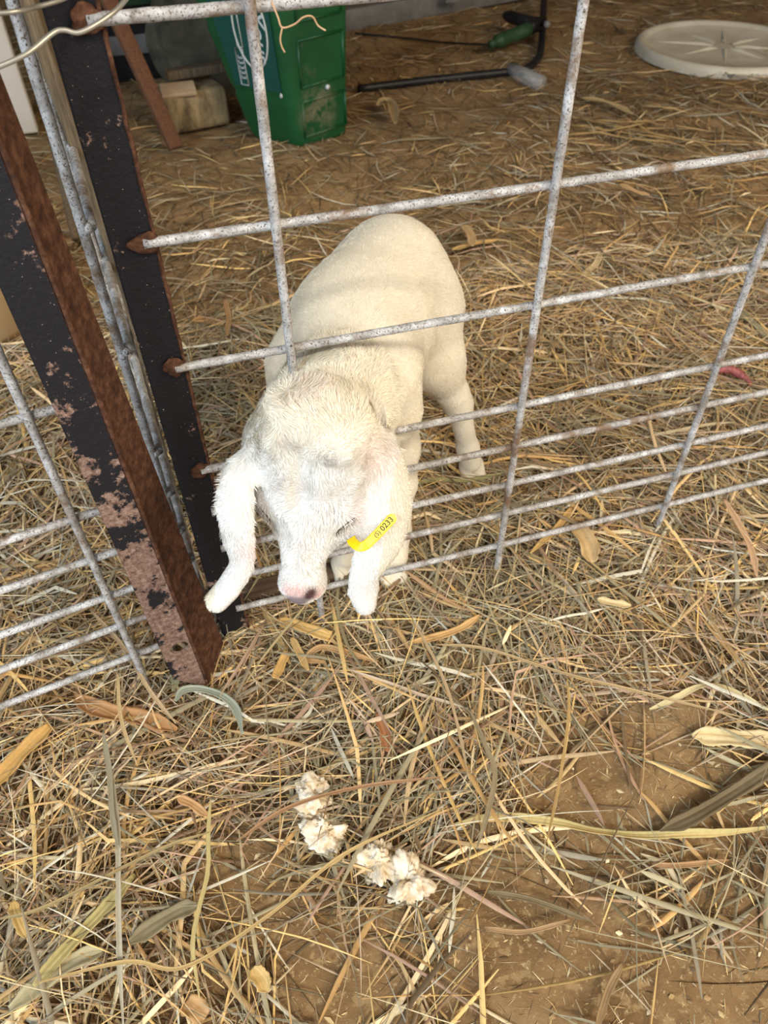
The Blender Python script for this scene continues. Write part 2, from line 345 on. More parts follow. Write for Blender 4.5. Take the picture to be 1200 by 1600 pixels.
blade(LV, [(-12, 1230), (20, 1195), (48, 1165), (78, 1132)], 17, GOLD, 'broad golden leaf at the left edge below the black rusty post', z=.022, taper=(.6, .5), cup=.5)
blade(LV, [(112, 1085), (165, 1112), (225, 1122), (276, 1138)], 17, (196, 142, 82), 'curled brown husk left of the rusty post foot', z=.018, cup=.7)
blade(LV, [(432, 962), (470, 975), (516, 992)], 14, (232, 186, 98), 'broad golden chip of husk lying just below the nose of the kid', z=.018, taper=(.5, .9))
blade(LV, [(408, 938), (430, 985), (452, 1032)], 8, (196, 164, 98), 'narrow golden strip left of the chip under the nose', z=.016)
blade(LV, [(428, 1055), (440, 1030), (448, 1012)], 10, GOLD, 'small golden chip standing left of the long stalk under the nose', z=.020, taper=(.6, .6))
blade(LV, [(455, 990), (468, 1018), (482, 1046)], 8, (214, 172, 100), 'short golden strip below the chip under the nose', z=.021)
blade(LV, [(508, 1035), (480, 1028), (500, 1010), (540, 1018), (590, 1030)], 8, (206, 160, 100), 'bent tan leaf to the right of the golden strips', z=.018)
blade(LV, [(58, 1545), (100, 1495), (160, 1430), (212, 1368)], 11, (196, 176, 104), 'long straight yellow green blade in the lower left corner', z=.024)
blade(LV, [(20, 1580), (80, 1530), (130, 1500), (165, 1488)], 14, (190, 176, 130), 'wide pale blade below the long yellow green blade', z=.020)
blade(LV, [(205, 1475), (245, 1448), (285, 1425), (310, 1416)], 14, (158, 142, 104), 'grey brown broad leaf left of the tall bent yellow stalk', z=.022)
blade(LV, [(272, 1092), (285, 1074), (310, 1070), (345, 1082), (368, 1105), (378, 1145)], 8, (166, 172, 150), 'grey green arched leaf curling round the foot of the rusty post', z=.028)
blade(LV, [(252, 985), (262, 1010), (272, 1055), (268, 1075)], 8, (164, 160, 118), 'grey green blade tucked beside the left of the post foot', z=.024)
blade(LV, [(892, 800), (868, 832), (828, 868)], 8, (224, 176, 92), 'golden strip leaning on the lowest wire right of the middle upright', z=.024)
blade(LV, [(900, 828), (915, 855), (925, 882)], 22, (218, 180, 118), 'crumpled tan husk below the lowest wire between the uprights', z=.026, cup=.6, taper=(.6, .5))
blade(LV, [(932, 938), (955, 946), (985, 950)], 10, (236, 208, 146), 'small pale shell shaped husk right of the crumpled tan husk', z=.028, cup=.7)
blade(LV, [(1128, 785), (1155, 830), (1172, 868), (1180, 905)], 8, (216, 170, 122), 'orange tan leaf hanging down right of the far upright', z=.030)
blade(LV, [(640, 998), (690, 990), (722, 980), (750, 962)], 9, (224, 172, 96), 'flat orange gold leaf right of the hanging ear', z=.022)
blade(LV, [(590, 1112), (600, 1140), (606, 1172)], 10, (182, 118, 66), 'small rust brown leaf in the middle of the straw', z=.020, cup=.5)
blade(LV, [(1015, 1108), (1050, 1092), (1090, 1074), (1125, 1072), (1165, 1092), (1212, 1118)], 6, (230, 210, 150), 'narrow pale leaf arching over soil above the broad cream husk', z=.014, wav=.6)
blade(LV, [(395, 1512), (408, 1530), (418, 1548)], 13, (232, 192, 112), 'little golden husk near the bottom left of the bare soil', z=.014, cup=.6)
blade(LV, [(292, 1565), (308, 1578), (322, 1590)], 16, (212, 164, 100), 'square tan chip at the bottom edge on the left', z=.012, taper=(.8, .8))
blade(LV, [(22, 1410), (32, 1440), (46, 1468)], 9, (226, 180, 92), 'golden folded strip at the left edge low down', z=.024)
blade(LV, [(278, 1248), (300, 1258), (326, 1276)], 8, (214, 160, 96), 'short orange leaf in the straw left of the white clods', z=.026)
blade(LV, [(640, 760), (680, 752), (730, 752), (790, 742)], 7, (178, 172, 112), 'pale green blade crossing behind the kid near its hind hoof', z=.016)
blade(LV, [(908, 152), (935, 158), (965, 166), (988, 178)], 24, (212, 180, 120), 'broad pale husk on the soil below the white lid', z=.012)
blade(LV, [(590, 165), (604, 158), (614, 172), (618, 195)], 26, (196, 162, 104), 'upright folded tan husk just right of the green tote', z=.025, cup=.6)
blade(LV, [(706, 392), (740, 386), (778, 380)], 12, (222, 174, 92), 'golden leaf lying just right of the kid rump', z=.016)
blade(LV, [(724, 350), (735, 370), (738, 390)], 17, (208, 168, 110), 'upright tan husk right of the kid rump', z=.03)
blade(LV, [(938, 395), (930, 415), (908, 432)], 12, (222, 194, 140), 'pale husk in the straw right of the middle upright', z=.020)
blade(LV, [(968, 285), (992, 298), (1015, 305)], 16, (204, 162, 104), 'tan curled husk above the second wire right of the middle upright', z=.016)
blade(LV, [(1158, 480), (1180, 500), (1212, 525)], 14, (176, 168, 130), 'grey green leaf at the right edge above the far upright', z=.020)
blade(LV, [(300, 498), (330, 505), (352, 512)], 16, (208, 150, 74), 'golden brown leaf right of the narrow black post', z=.018)
blade(LV, [(352, 470), (358, 500), (356, 530)], 9, (196, 150, 96), 'tan strip beside the golden brown leaf near the black post', z=.026)
blade(LV, [(945, 455), (990, 462), (1032, 476)], 8, (214, 178, 108), 'straw coloured blade above the third wire on the right', z=.020)
blade(LV, [(812, 545), (850, 560), (905, 565)], 7, (196, 172, 112), 'flat pale blade just right of the middle upright', z=.022)
for i, (a, b) in enumerate((((890, 196), (1080, 218)), ((905, 186), (1120, 224)), ((915, 206), (1050, 222)), ((880, 212), (1012, 192)), ((930, 190), (1022, 189)))):
    blade('straw_stalk', [a, ((a[0]+b[0])/2, (a[1]+b[1])/2+4), b], 7, (204, 168, 100), 'pale straw stalk in the bunch on the soil below the white lid', 'stalk', .010+.003*i, 'straw stalks bunched below the lid')
ST = 'straw_stalk'
blade(ST, [(166, 1165), (176, 1230), (186, 1300), (188, 1400), (190, 1500), (193, 1605)], 4.5, (200, 188, 158), 'tall pale grey stalk running down the lower left straw', 'stalk', .030)
blade(ST, [(160, 1140), (170, 1200), (176, 1270), (188, 1330)], 5, (172, 160, 128), 'grey sheath beside the tall pale grey stalk', 'stalk', .032)
blade(ST, [(330, 1248), (326, 1300), (325, 1360), (312, 1420), (303, 1478), (312, 1560)], 3.6, (216, 192, 118), 'tall bent yellow stalk left of the white clods', 'stalk', .032)
blade(ST, [(476, 948), (440, 992), (410, 1030), (384, 1068)], 3, (226, 190, 122), 'long straight golden stalk rising to the nose of the kid', 'stalk', .0, d=[.615, .64, .665, .69])
blade(ST, [(412, 968), (375, 1030), (342, 1082)], 3.2, (196, 158, 122), 'tan stalk slanting left of the golden stalk under the nose', 'stalk', .030)
blade(ST, [(138, 948), (190, 1005), (232, 1075), (274, 1128)], 4.2, (214, 180, 132), 'pale tan stalk slanting past the left of the rusty post foot', 'stalk', .034)
blade(ST, [(182, 1045), (188, 1120), (214, 1195)], 3.4, (218, 184, 124), 'thin tan stalk below the pale slanting stalk', 'stalk', .034)
blade(ST, [(642, 960), (690, 1050), (716, 1130), (733, 1216)], 3, (202, 170, 122), 'long thin tan stalk right of the hanging ear reaching down', 'stalk', .030)
blade(ST, [(734, 1102), (760, 1165), (774, 1205), (762, 1270), (745, 1325)], 4.6, (168, 146, 106), 'bent grey brown stalk in the middle right straw', 'stalk', .026)
blade(ST, [(886, 1060), (890, 1110), (875, 1220), (855, 1314)], 3, (206, 164, 92), 'thin golden stalk hanging onto bare soil right of centre', 'stalk', .022)
blade(ST, [(680, 1002), (760, 1012), (880, 1052), (1000, 1082), (1160, 1120)], 3.4, (206, 174, 120), 'long tan stalk running right across the straw edge', 'stalk', .026)
blade(ST, [(-5, 1440), (80, 1418), (250, 1330), (330, 1300)], 3, (186, 160, 104), 'long straw stalk rising from the left edge', 'stalk', .032)
blade(ST, [(60, 1540), (200, 1505), (290, 1512), (420, 1430), (540, 1330), (700, 1258)], 3, (214, 178, 108), 'very long golden stalk passing between the white clods', 'stalk', .034)
blade(ST, [(370, 1315), (450, 1262), (560, 1225), (690, 1212)], 3.6, (190, 142, 96), 'reddish tan stalk lying across the upper white clod', 'stalk', .036)
blade(ST, [(1018, 1352), (1060, 1354), (1140, 1342)], 5, (196, 150, 96), 'short tan stalk on bare soil under the long twisted leaf', 'stalk', .010)
blade(ST, [(932, 1605), (950, 1550), (972, 1505)], 6, (168, 132, 84), 'split brown stalk at the bottom right edge', 'stalk', .012)
blade(ST, [(760, 1390), (830, 1405), (925, 1440)], 5, (140, 122, 84), 'grey brown blade on bare soil right of the white clods', 'stalk', .012)
blade(ST, [(757, 1448), (820, 1455), (890, 1438)], 4, (186, 146, 96), 'tan curved stalk on bare soil below the grey brown blade', 'stalk', .012)
# ---------------------------------------------------------------- fence panels
HZ = [.5681, .4438, .3464, .2432, .1936, .1432, .0996, .0500]
WR = .0034
def panel(root, ori, yaw, x0, x1, xs, zs, top=.72, seed=0, r=WR, zbot=-.005, vside=-1):
    c, s = math.cos(yaw), math.sin(yaw)
    f = lambda a, b, z: (ori[0]+a*c-b*s, ori[1]+a*s+b*c, z)
    for i, z in enumerate(zs):
        link('horizontal_wire', tube_me([f(x0, 0, z), f(x1, 0, z)], r, 10, .035, seed+i, sub=max(4, int(abs(x1-x0)/.008))), M['galv'], root)
    for i, a in enumerate(xs):
        link('vertical_wire', tube_me([f(a, vside*r*1.6, zbot), f(a, vside*r*1.6, top)], r*1.02, 10, .035, seed+40+i, sub=90), M['galv'], root)
        for z in zs:   # weld where the wires cross
            bm = bmesh.new(); bmesh.ops.create_icosphere(bm, subdivisions=2, radius=r*1.15); bmesh.ops.scale(bm, vec=(1, 1, 1), verts=bm.verts)
            bmesh.ops.translate(bm, vec=f(a, vside*r*.8, z), verts=bm.verts); me = bpy.data.meshes.new('w'); bm.to_mesh(me); bm.free(); link('wire_weld', me, M['galv'], root)
def lbar(pts_xy, z0, z1, t, cut=None, lean=(0, 0, 0)):
    """angle iron: polyline of plan points (front-left, corner, back) with wall thickness t, optional sloped foot"""
    A, B, Cc = [np.array(p, float) for p in pts_xy]
    e1 = (A-B)/np.linalg.norm(A-B); e2 = (Cc-B)/np.linalg.norm(Cc-B)
    inner = B+e1*t+e2*t
    plan = [A, B, Cc, Cc+e1*t, inner, A+e2*t]; n = 24; V = []; F = []
    for k in range(n+1):
        z = z0+(z1-z0)*k/n
        for i, p in enumerate(plan):
            zz = z if not cut else z0+cut[i]+(z1-z0-cut[i])*k/n
            V.append((p[0]-(lean[0], lean[1], lean[2], lean[2], lean[1], lean[0])[i]*(z-.2), p[1], zz))
        if k: F += [((k-1)*6+i, (k-1)*6+(i+1) % 6, k*6+(i+1) % 6, k*6+i) for i in range(6)]
    F += [(5, 4, 1, 0), (4, 3, 2, 1), (n*6, n*6+1, n*6+4, n*6+5), (n*6+1, n*6+2, n*6+3, n*6+4)]
    me = mesh(V, F, 'lbar'); bm = bmesh.new(); bm.from_mesh(me); bmesh.ops.recalc_face_normals(bm, faces=bm.faces)
    bmesh.ops.bevel(bm, geom=[e for e in bm.edges if abs(e.verts[0].co.z-e.verts[1].co.z) > .01], offset=.0012, segments=2, affect='EDGES')
    bm.to_mesh(me); bm.free(); return me
def weld_blob(loc, s, root, seed):
    bm = bmesh.new(); bmesh.ops.create_icosphere(bm, subdivisions=3, radius=1); g = random.Random(seed)
    for v in bm.verts:
        k = 1+.8*(vnoise(v.co.x*1.3+seed*3, v.co.y, v.co.z*1.3)-.5)+.35*(vnoise(v.co.x*6+seed, v.co.y*6, v.co.z*6)-.5); v.co = Vector((v.co.x*s[0]*k, v.co.y*s[1]*k, v.co.z*s[2]*k))+Vector(loc)
    me = bpy.data.meshes.new('b'); bm.to_mesh(me); bm.free(); link('weld', me, M['rust'], root)
# right panel with the narrow black post
R_ = empty('wire_gate', (-.09, 0, 0)); tag(R_, 'wire mesh gate with a narrow black post that the white kid pokes its head through', 'gate')
panel(R_, (0, 0), 0, -.086, .98, [0, .203, .406, .609, .812], HZ, seed=100)
link('post', lbar([(-.107, .004), (-.078, .002), (-.079, .034)], .004, .76, .003), M['post'], R_, smooth=False)
link('rusty_edge', tube_me([(-.0785, .0022, .012), (-.0785, .0022, .755)], .0013, 8, .28, 9, sub=90), M['rust'], R_)
for i, z in enumerate(HZ[:4]): weld_blob((-.0865, .0005, z), (.0085, .0026, .0070), R_, i)
# left gate with the wide rusty post
Lg = empty('wire_gate', (-.15, -.045, 0)); tag(Lg, 'wire mesh gate on the left with a wide rusty black angle iron post', 'gate')
yaw = math.radians(9.5)
panel(Lg, (-.1895, -.026), yaw, -.75, .045, [0, -.203, -.406], HZ[2:]+[], top=.76, seed=300, vside=-1)
pme = lbar([(-.163, -.055), (-.1345, -.050), (-.116, -.016)], -.002, .76, .0035, cut=[.036, .0, .022, .022, .004, .036], lean=(.02, .022, .052))
pme_faces = [p.index for p in pme.polygons if p.normal.x > .5]
post = link('post', pme, M['post_low'], Lg, smooth=False)
# bolt hole near the foot
bm = bmesh.new(); bmesh.ops.create_cone(bm, cap_ends=True, segments=24, radius1=.0082, radius2=.0082, depth=.03)
hp = PY(281, 1012, -.052)
bmesh.ops.transform(bm, matrix=Matrix.Translation(hp) @ Matrix.Rotation(math.radians(90), 4, 'X'), verts=bm.verts)
hm = bpy.data.meshes.new('h'); bm.to_mesh(hm); bm.free(); ho = bpy.data.objects.new('hole_cutter', hm); COL.objects.link(ho)
md = post.modifiers.new('hole', 'BOOLEAN'); md.object = ho; md.solver = 'EXACT'
bpy.context.view_layer.update(); ev = post.evaluated_get(bpy.context.evaluated_depsgraph_get()); nm = bpy.data.meshes.new_from_object(ev)
post.modifiers.clear(); nm.materials.append(M['rust']); post.data = nm
for p in nm.polygons:
    if abs(p.normal.x) > .6 and abs(p.normal.z) < .3: p.material_index = 1
bpy.data.objects.remove(ho)
# rounded rust ridge along the corner of the post, and the rolled edge behind
link('corner_ridge', tube_me([(-.1298, -.049, .014), (-.1458, -.049, .76)], .0018, 8, .1, 5, sub=60), M['rust'], Lg)
link('flange', tube_me([(-.1120, -.0150, .05), (-.1478, -.0150, .76)], .0022, 8, .1, 6, sub=60), M['rust'], Lg)
# gate standing open edge-on between the posts
Mg = empty('wire_gate', (-.12, .06, 0)); tag(Mg, 'wire mesh gate seen edge-on in the gap between the two posts', 'gate')
ya = math.radians(94.0)
panel(Mg, (-.1175, .035), ya, 0, .9, [0.0, .15, .30, .45, .65], HZ[1:], top=.68, seed=500, r=.0036, vside=1)
bd = link('weathered_board', box_me(.011, .07, .60, .002, (-.1165, .21, .305), Matrix.Rotation(math.radians(-3), 4, 'Y'), 2), M['wood']); tag(bd, 'grey weathered board standing edge-on between the two black posts', 'board')
pl = link('pale_pole', tube_me([PZ(118, 372, .03), PZ(92, 235, .03)+np.array([0, 0, .10])], .008, 12, .05, 3, sub=8), M['wood']); tag(pl, 'short grey pole leaning in the straw behind the rusty post', 'pole')
# sill boards half buried along the foot of the fence
def sill(p0, p1, w_, h_, z, label):
    a, c = PZ(*p0), PZ(*p1); L = np.linalg.norm(c-a); m_ = (a+c)/2
    tag(link('sill_board', box_me(L, w_, h_, .003, (m_[0], m_[1], z), Matrix.Rotation(math.atan2(c[1]-a[1], c[0]-a[0]), 4, 'Z')), M['darkwood']), label, 'board')
sill((296, 958), (520, 905), .022, .018, .010, 'dark weathered sill board half buried behind the nose and left ear')
sill((742, 896), (868, 868), .014, .012, .012, 'short dark sill board half buried at the foot of the middle upright')
# tie wires top left
t = link('tie_wire', tube_me(catmull([P(-20, 112, .36), P(40, 85, .365), P(82, 52, .37), P(100, 47, .372), P(122, 51, .375), P(150, 38, .378), P(182, 15, .383), P(205, -12, .39)], 8), .0013, 8), M['tie']); tag(t, 'bent shiny tie wire across the top of the two posts', 'wire')
t = link('tie_wire', tube_me(catmull([P(-20, 22, .36), P(25, 18, .365), P(60, 10, .375), P(100, -2, .385), P(130, -20, .40)], 8), .0012, 8), M['tie']); tag(t, 'dull tie wire at the top left corner above the bent one', 'wire')
def m_root(): return m_simple('dry_root', (176, 134, 92), (206, 170, 130), 60, .8)
M['root'] = m_root()
tw = empty('dry_strand', tuple(PY(430, 5, -.01))); tag(tw, 'forked dry strand hanging from the top wire before the green tote', 'strand')
link('stem', tube_me(catmull([PY(424, 2, -.006), PY(434, 26, -.01), PY(441, 43, -.012), PY(460, 38, -.014), PY(474, 27, -.016), PY(488, 26, -.016), PY(497, 40, -.016), PY(509, 48, -.018)], 6), .00055, 6), M['root'], tw)
link('side_shoot', tube_me(catmull([PY(441, 43, -.012), PY(438, 60, -.012), PY(440, 72, -.012), PY(445, 82, -.012)], 6), .0005, 6), M['root'], tw)
# ---------------------------------------------------------------- the kid: one continuous skin from a blended field
def nrm_(v): v = np.asarray(v, float); return v/np.linalg.norm(v)
def s_el(X, c, r, Rm=None):
    q = X-c
    if Rm is not None: q = q@Rm
    r = np.asarray(r, np.float32); k = np.sqrt(((q/r)**2).sum(-1)); k2 = np.sqrt(((q/(r*r))**2).sum(-1))+1e-9
    return k*(k-1)/k2
def s_cone(X, a, b, ra, rb):
    ba = b-a; t = np.clip(((X-a)@ba)/(ba@ba), 0, 1); return np.sqrt((((X-a)-t[..., None]*ba)**2).sum(-1))-(ra+(rb-ra)*t)
def smin(a, b, k): h = np.clip(.5+.5*(b-a)/k, 0, 1); return b*(1-h)+a*h-k*h*(1-h)
def smax(a, b, k): return -smin(-a, -b, k)
# head frame: R to the viewer's right, L poll to nose, N out of the face
POLL = P(478, 672, .512); NOSE = P(461, 955, .590)
hL = nrm_(NOSE-POLL); hR = RT-hL*(RT@hL); hR = nrm_(hR); hN = np.cross(hR, hL); hN = hN if hN@(-FW) > 0 else -hN
turn = math.radians(-9); hR, hN = nrm_(hR*math.cos(turn)-hN*math.sin(turn)), nrm_(hN*math.cos(turn)+hR*math.sin(turn))
HM = np.stack([hR, hL, hN], 1)
HLEN = float(np.linalg.norm(NOSE-POLL))
def H(r, l, n): return POLL+hR*r+hL*l*HLEN/.143+hN*n
EAR_W = [  # viewer's left ear: (u, v, depth, half width mm, facing turn)
    [(400, 712, .540, 13), (370, 750, .538, 14), (366, 800, .540, 15), (370, 845, .552, 14), (376, 880, .565, 10.5), (360, 912, .574, 11), (337, 940, .580, 10)],
    [(578, 688, .550, 20), (594, 740, .552, 23), (600, 800, .562, 23.5), (594, 848, .574, 20), (572, 895, .588, 13.5), (569, 925, .600, 13.5), (572, 946, .606, 10)]]
def ear_paths():
    out = []
    for E_ in EAR_W:
        pts = catmull([P(u, v, d) for u, v, d, _ in E_], 5); ws = catmull([np.array([w_*.001, 0, 0]) for *_, w_ in E_], 5)
        out.append((np.array(pts), np.array(ws)[:, 0]))
    return out
EARS = ear_paths()
def s_ear(X, pts, ws, sgn):
    best = np.full(X.shape[:-1], 1e3, np.float32)
    m = len(pts)
    T = np.gradient(pts, axis=0); T /= np.linalg.norm(T, axis=1)[:, None]
    for i in range(m):
        nn = nrm_(-FW*.9+RT*.22*sgn); nn = nrm_(nn-T[i]*(nn@T[i])); A = np.cross(T[i], nn)
        q = X-pts[i]; a = q@A; n_ = q@nn; t = q@T[i]
        n_ = n_-.18*a*a/max(ws[i], .004)*(-1)      # gentle cup
        k = np.sqrt((a/ws[i])**2+(n_/.0046)**2+(t/.009)**2)
        best = np.minimum(best, (k-1)*.0046)
    return best
def hloc(u, v):
    r_ = ray(u, v); p0_ = H(0, .07, -.018); t_ = ((p0_-CAM)@hN)/(r_@hN); q_ = (CAM+r_*t_-POLL)@HM; return q_[0], q_[1]*.143/HLEN
E0, E1 = hloc(527, 826), hloc(557, 801)
NS = (.0108, hloc(487, 930)[1]); NM = hloc(461, 940)
def goat_sdf(X):
    X = X.astype(np.float32); f32 = lambda v: np.asarray(v, np.float32)
    C = lambda a, b, ra, rb: s_cone(X, f32(a), f32(b), ra, rb)
    # trunk
    d = s_el(X, f32(P(545, 548, .712)), (.058, .068, .064))
    Rb = np.stack([nrm_(np.cross(nrm_(P(618, 440, .80)-P(545, 550, .705)), (0, 0, 1))), nrm_(P(618, 440, .80)-P(545, 550, .705)), (0, 0, 1)], 1)
    Rb[:, 2] = np.cross(Rb[:, 0], Rb[:, 1]); Rb = Rb.astype(np.float32)
    d = smin(d, s_el(X, f32(P(580, 500, .745)), (.065, .085, .070), Rb), .04)
    d = smin(d, s_el(X, f32(P(614, 450, .795)), (.061, .060, .070), Rb), .035)
    d = smin(d, C(P(532, 510, .695), P(612, 415, .775), .032, .038), .03)            # backline
    d = smin(d, C(P(585, 590, .676), P(598, 650, .698), .038, .028), .028)            # brisket leaning through the wires
    d = smin(d, C(P(474, 575, .700), P(462, 640, .725), .036, .026), .02)           # far shoulder
    # hind legs
    d = smin(d, C(P(662, 490, .800), P(680, 565, .830), .042, .030), .03)
    d = smin(d, C(P(680, 565, .830), P(708, 615, .865), .029, .0165), .02)
    d = smin(d, C(P(708, 615, .865), P(716, 632, .880), .0175, .0150), .01)
    d = smin(d, C(P(716, 632, .880), P(731, 700, .935), .0150, .0118), .012)
    d = smin(d, C(P(731, 700, .935), P(735, 722, .952), .0135, .0135), .01)
    h2 = PZ(600, 660, .02)
    k2 = f32(P(590, 520, .83)); d = smin(d, C(P(560, 470, .80), k2, .040, .026), .03)
    d = smin(d, C(k2, (h2[0]+.012, h2[1]+.02, .105), .026, .016), .02); d = smin(d, C((h2[0]+.012, h2[1]+.02, .105), (h2[0], h2[1], .03), .0155, .0125), .012)
    # forelegs
    d = smin(d, C(P(614, 640, .712), P(625, 700, .755), .026, .0185), .02)
    d = smin(d, C(P(625, 700, .755), P(628, 755, .785), .0180, .0150), .012)
    d = smin(d, C(P(628, 755, .785), P(622, 830, .825), .0140, .0125), .01)
    d = smin(d, C(P(622, 830, .825), P(616, 868, .842), .0130, .0155), .01)
    d = smin(d, C(P(500, 640, .715), P(520, 720, .765), .027, .0180), .02)
    d = smin(d, C(P(520, 720, .765), P(538, 850, .835), .0165, .0125), .012)
    d = smin(d, C(P(538, 850, .835), P(540, 868, .845), .0130, .0145), .01)
    # hooves (two toes each)
    for (u, v, dd, zz) in ((737, 738, .958, 0), (612, 893, .850, 0), (541, 890, .850, 0)):
        c = PZ(u, v, .012)
        for sx in (-1, 1):
            a = c+np.array([.0070*sx, .004, .010]); b = c+np.array([.0078*sx, -.008, -.003])
            d = smin(d, C(a, b, .0095, .0088), .0035)
    for sx in (-1, 1): d = smin(d, C((h2[0]+.007*sx, h2[1], .02), (h2[0]+.0075*sx, h2[1]-.010, .009), .0095, .0085), .0035)
    # tail
    d = smin(d, C(P(624, 372, .835), P(628, 372, .880), .014, .010), .01); d = smin(d, C(P(628, 372, .880), P(636, 410, .90), .011, .007), .008)
    # neck
    d = smin(d, C(P(552, 580, .680), P(525, 632, .630), .048, .044), .03)
    d = smin(d, C(P(525, 632, .630), P(498, 700, .572), .044, .042), .03)
    d = smin(d, C(P(486, 650, .640), P(462, 690, .590), .022, .022), .03)
    # head
    HE = lambda r, l, n, rr: s_el(X, f32(H(r, l, n)), rr, HM.astype(np.float32))
    d = smin(d, HE(0, .034, -.040, (.0435, .047, .042)), .022)
    d = smin(d, HE(0, .004, -.030, (.040, .030, .032)), .02)
    for sx in (-1, 1):
        d = smin(d, HE(.018*sx, .030, -.014, (.020, .024, .015)), .012)
        d = smin(d, HE(.0275*sx, .060, -.020, (.0135, .018, .012)), .012)       # brow
        d = smin(d, HE(.0300*sx, .072, -.030, (.0120, .0125, .0125)), .006)     # closed lid
        d = smin(d, HE(.0195*sx, .080, -.046, (.0150, .030, .024)), .015)       # cheek
        d = smin(d, HE(.0235*sx, .013, -.003, (.0075, .0075, .0075)), .010)     # horn bud
        d = smin(d, HE(.035*sx, .030, -.036, (.017, .018, .014)), .015)         # ear root
    d = smin(d, C(H(0, .050, -.022), H(0, .126, -.016), .0245, .0140), .016)
    d = smin(d, HE(0, .130, -.022, (.0190, .0185, .0185)), .010)
    d = smin(d, C(H(0, .060, -.060), H(0, .118, -.042), .0220, .0120), .015)
    for k in range(2): d = smin(d, s_ear(X, EARS[k][0], EARS[k][1], (-1, 1)[k]), .006)
    # carved: forehead furrow, tear lines, eye slits, nostrils, mouth
    d = smax(d, -C(H(0, .020, .006), H(0, .052, .004), .0060, .0050), .008)
    for sx in (-1, 1):
        d = smax(d, -C(H(.0150*sx, .078, .000), H(.0115*sx, .112, -.002), .0040, .003), .008)
        d = smax(d, -C(H(E0[0]*sx, E0[1], -.017), H(E1[0]*sx, E1[1], -.024), .0022, .0016), .003)
        d = smax(d, -HE(NS[0]*sx, NS[1], -.0125, (.0040, .0032, .0075)), .003)
        d = smax(d, -C(H(.0225*sx, .100, -.030), H(.0170*sx, .132, -.034), .0022, .0022), .004)
    d = smax(d, -C(H(-.017, .1390, -.034), H(.017, .1390, -.034), .0018, .0018), .003)
    d = smax(d, -C(H(NM[0], .1440, -.006), H(NM[0], .1500, -.022), .0016, .0014), .003)
    return d
def surface_nets(D, lo, h):
    S = D < 0; nx, ny, nz = D.shape
    corners = [(i, j, k) for i in (0, 1) for j in (0, 1) for k in (0, 1)]
    cnt = sum(S[i:nx-1+i, j:ny-1+j, k:nz-1+k].astype(np.int8) for i, j, k in corners); act = (cnt > 0)&(cnt < 8)
    idx = np.full(act.shape, -1, np.int64); I = np.argwhere(act); idx[act] = np.arange(len(I))
    acc = np.zeros((len(I), 3)); n = np.zeros(len(I))
    for a in range(8):
        for b in range(a+1, 8):
            ca, cb = np.array(corners[a]), np.array(corners[b])
            if np.abs(ca-cb).sum() != 1: continue
            da = D[tuple((I+ca).T)]; db = D[tuple((I+cb).T)]; m = (da < 0) != (db < 0); t = np.where(m, da/np.where(m, da-db, 1), 0)
            acc += np.where(m[:, None], ca+(cb-ca)*t[:, None], 0); n += m
    V = lo+(I+acc/n[:, None])*h; F = []
    for ax in range(3):
        o1, o2 = [(1, 2), (2, 0), (0, 1)][ax]; e = np.zeros(3, int); e[ax] = 1
        s0 = S[:nx-1, :ny-1, :nz-1]; sh = np.roll(S, -1, ax)[:nx-1, :ny-1, :nz-1]; ch = s0 != sh
        J = np.argwhere(ch); J = J[(J[:, o1] > 0)&(J[:, o2] > 0)]
        a1 = np.zeros(3, int); a1[o1] = 1; a2 = np.zeros(3, int); a2[o2] = 1
        q = np.stack([idx[tuple(J.T)], idx[tuple((J-a1).T)], idx[tuple((J-a1-a2).T)], idx[tuple((J-a2).T)]], 1)
        fl = ~S[tuple(J.T)]; q[fl] = q[fl][:, ::-1]; F.append(q)
    return V, np.concatenate(F)
def goat_mesh():
    lo, hi = np.array([-.135, -.215, -.004]), np.array([.285, .335, .40]); h = .0026
    ns = np.ceil((hi-lo)/h).astype(int); ax = [lo[i]+h*np.arange(ns[i]) for i in range(3)]
    # coarse pass first, fine field only near the surface
    hc = h*5; nc = np.ceil((hi-lo)/hc).astype(int)+1; axc = [lo[i]+hc*np.arange(nc[i]) for i in range(3)]
    Dc = goat_sdf(np.stack(np.meshgrid(*axc, indexing='ij'), -1).reshape(-1, 3)).reshape(nc)
    D = np.full(ns, 1.0, np.float32); near_ = np.zeros(nc, bool)
    Z_ = np.argwhere(np.abs(Dc) < hc*2.0); cells = set()
    for c in Z_:
        for i in (0, -1):
            for j in (0, -1):
                for k in (0, -1): cells.add((c[0]+i, c[1]+j, c[2]+k))
    cells = np.array([c for c in cells if min(c) >= 0]); off = np.stack(np.meshgrid(range(5), range(5), range(5), indexing='ij'), -1).reshape(-1, 3)
    G = (cells[:, None, :]*5+off[None]).reshape(-1, 3); G = G[(G < ns).all(1)]
    # far cells keep the sign of the coarse field
    ic = np.minimum(np.stack(np.meshgrid(*[np.arange(n)//5 for n in ns], indexing='ij'), -1), np.array(nc)-1); D = Dc[ic[..., 0], ic[..., 1], ic[..., 2]].astype(np.float32)
    for s in range(0, len(G), 400000):
        g = G[s:s+400000]; D[tuple(g.T)] = goat_sdf(lo+g*h)
    return surface_nets(D, lo, h)
GV, GF = goat_mesh()
print('goat verts', len(GV))
def blob(X, c, r): return np.exp(-((X-np.asarray(c))**2).sum(-1)/(2*r*r))
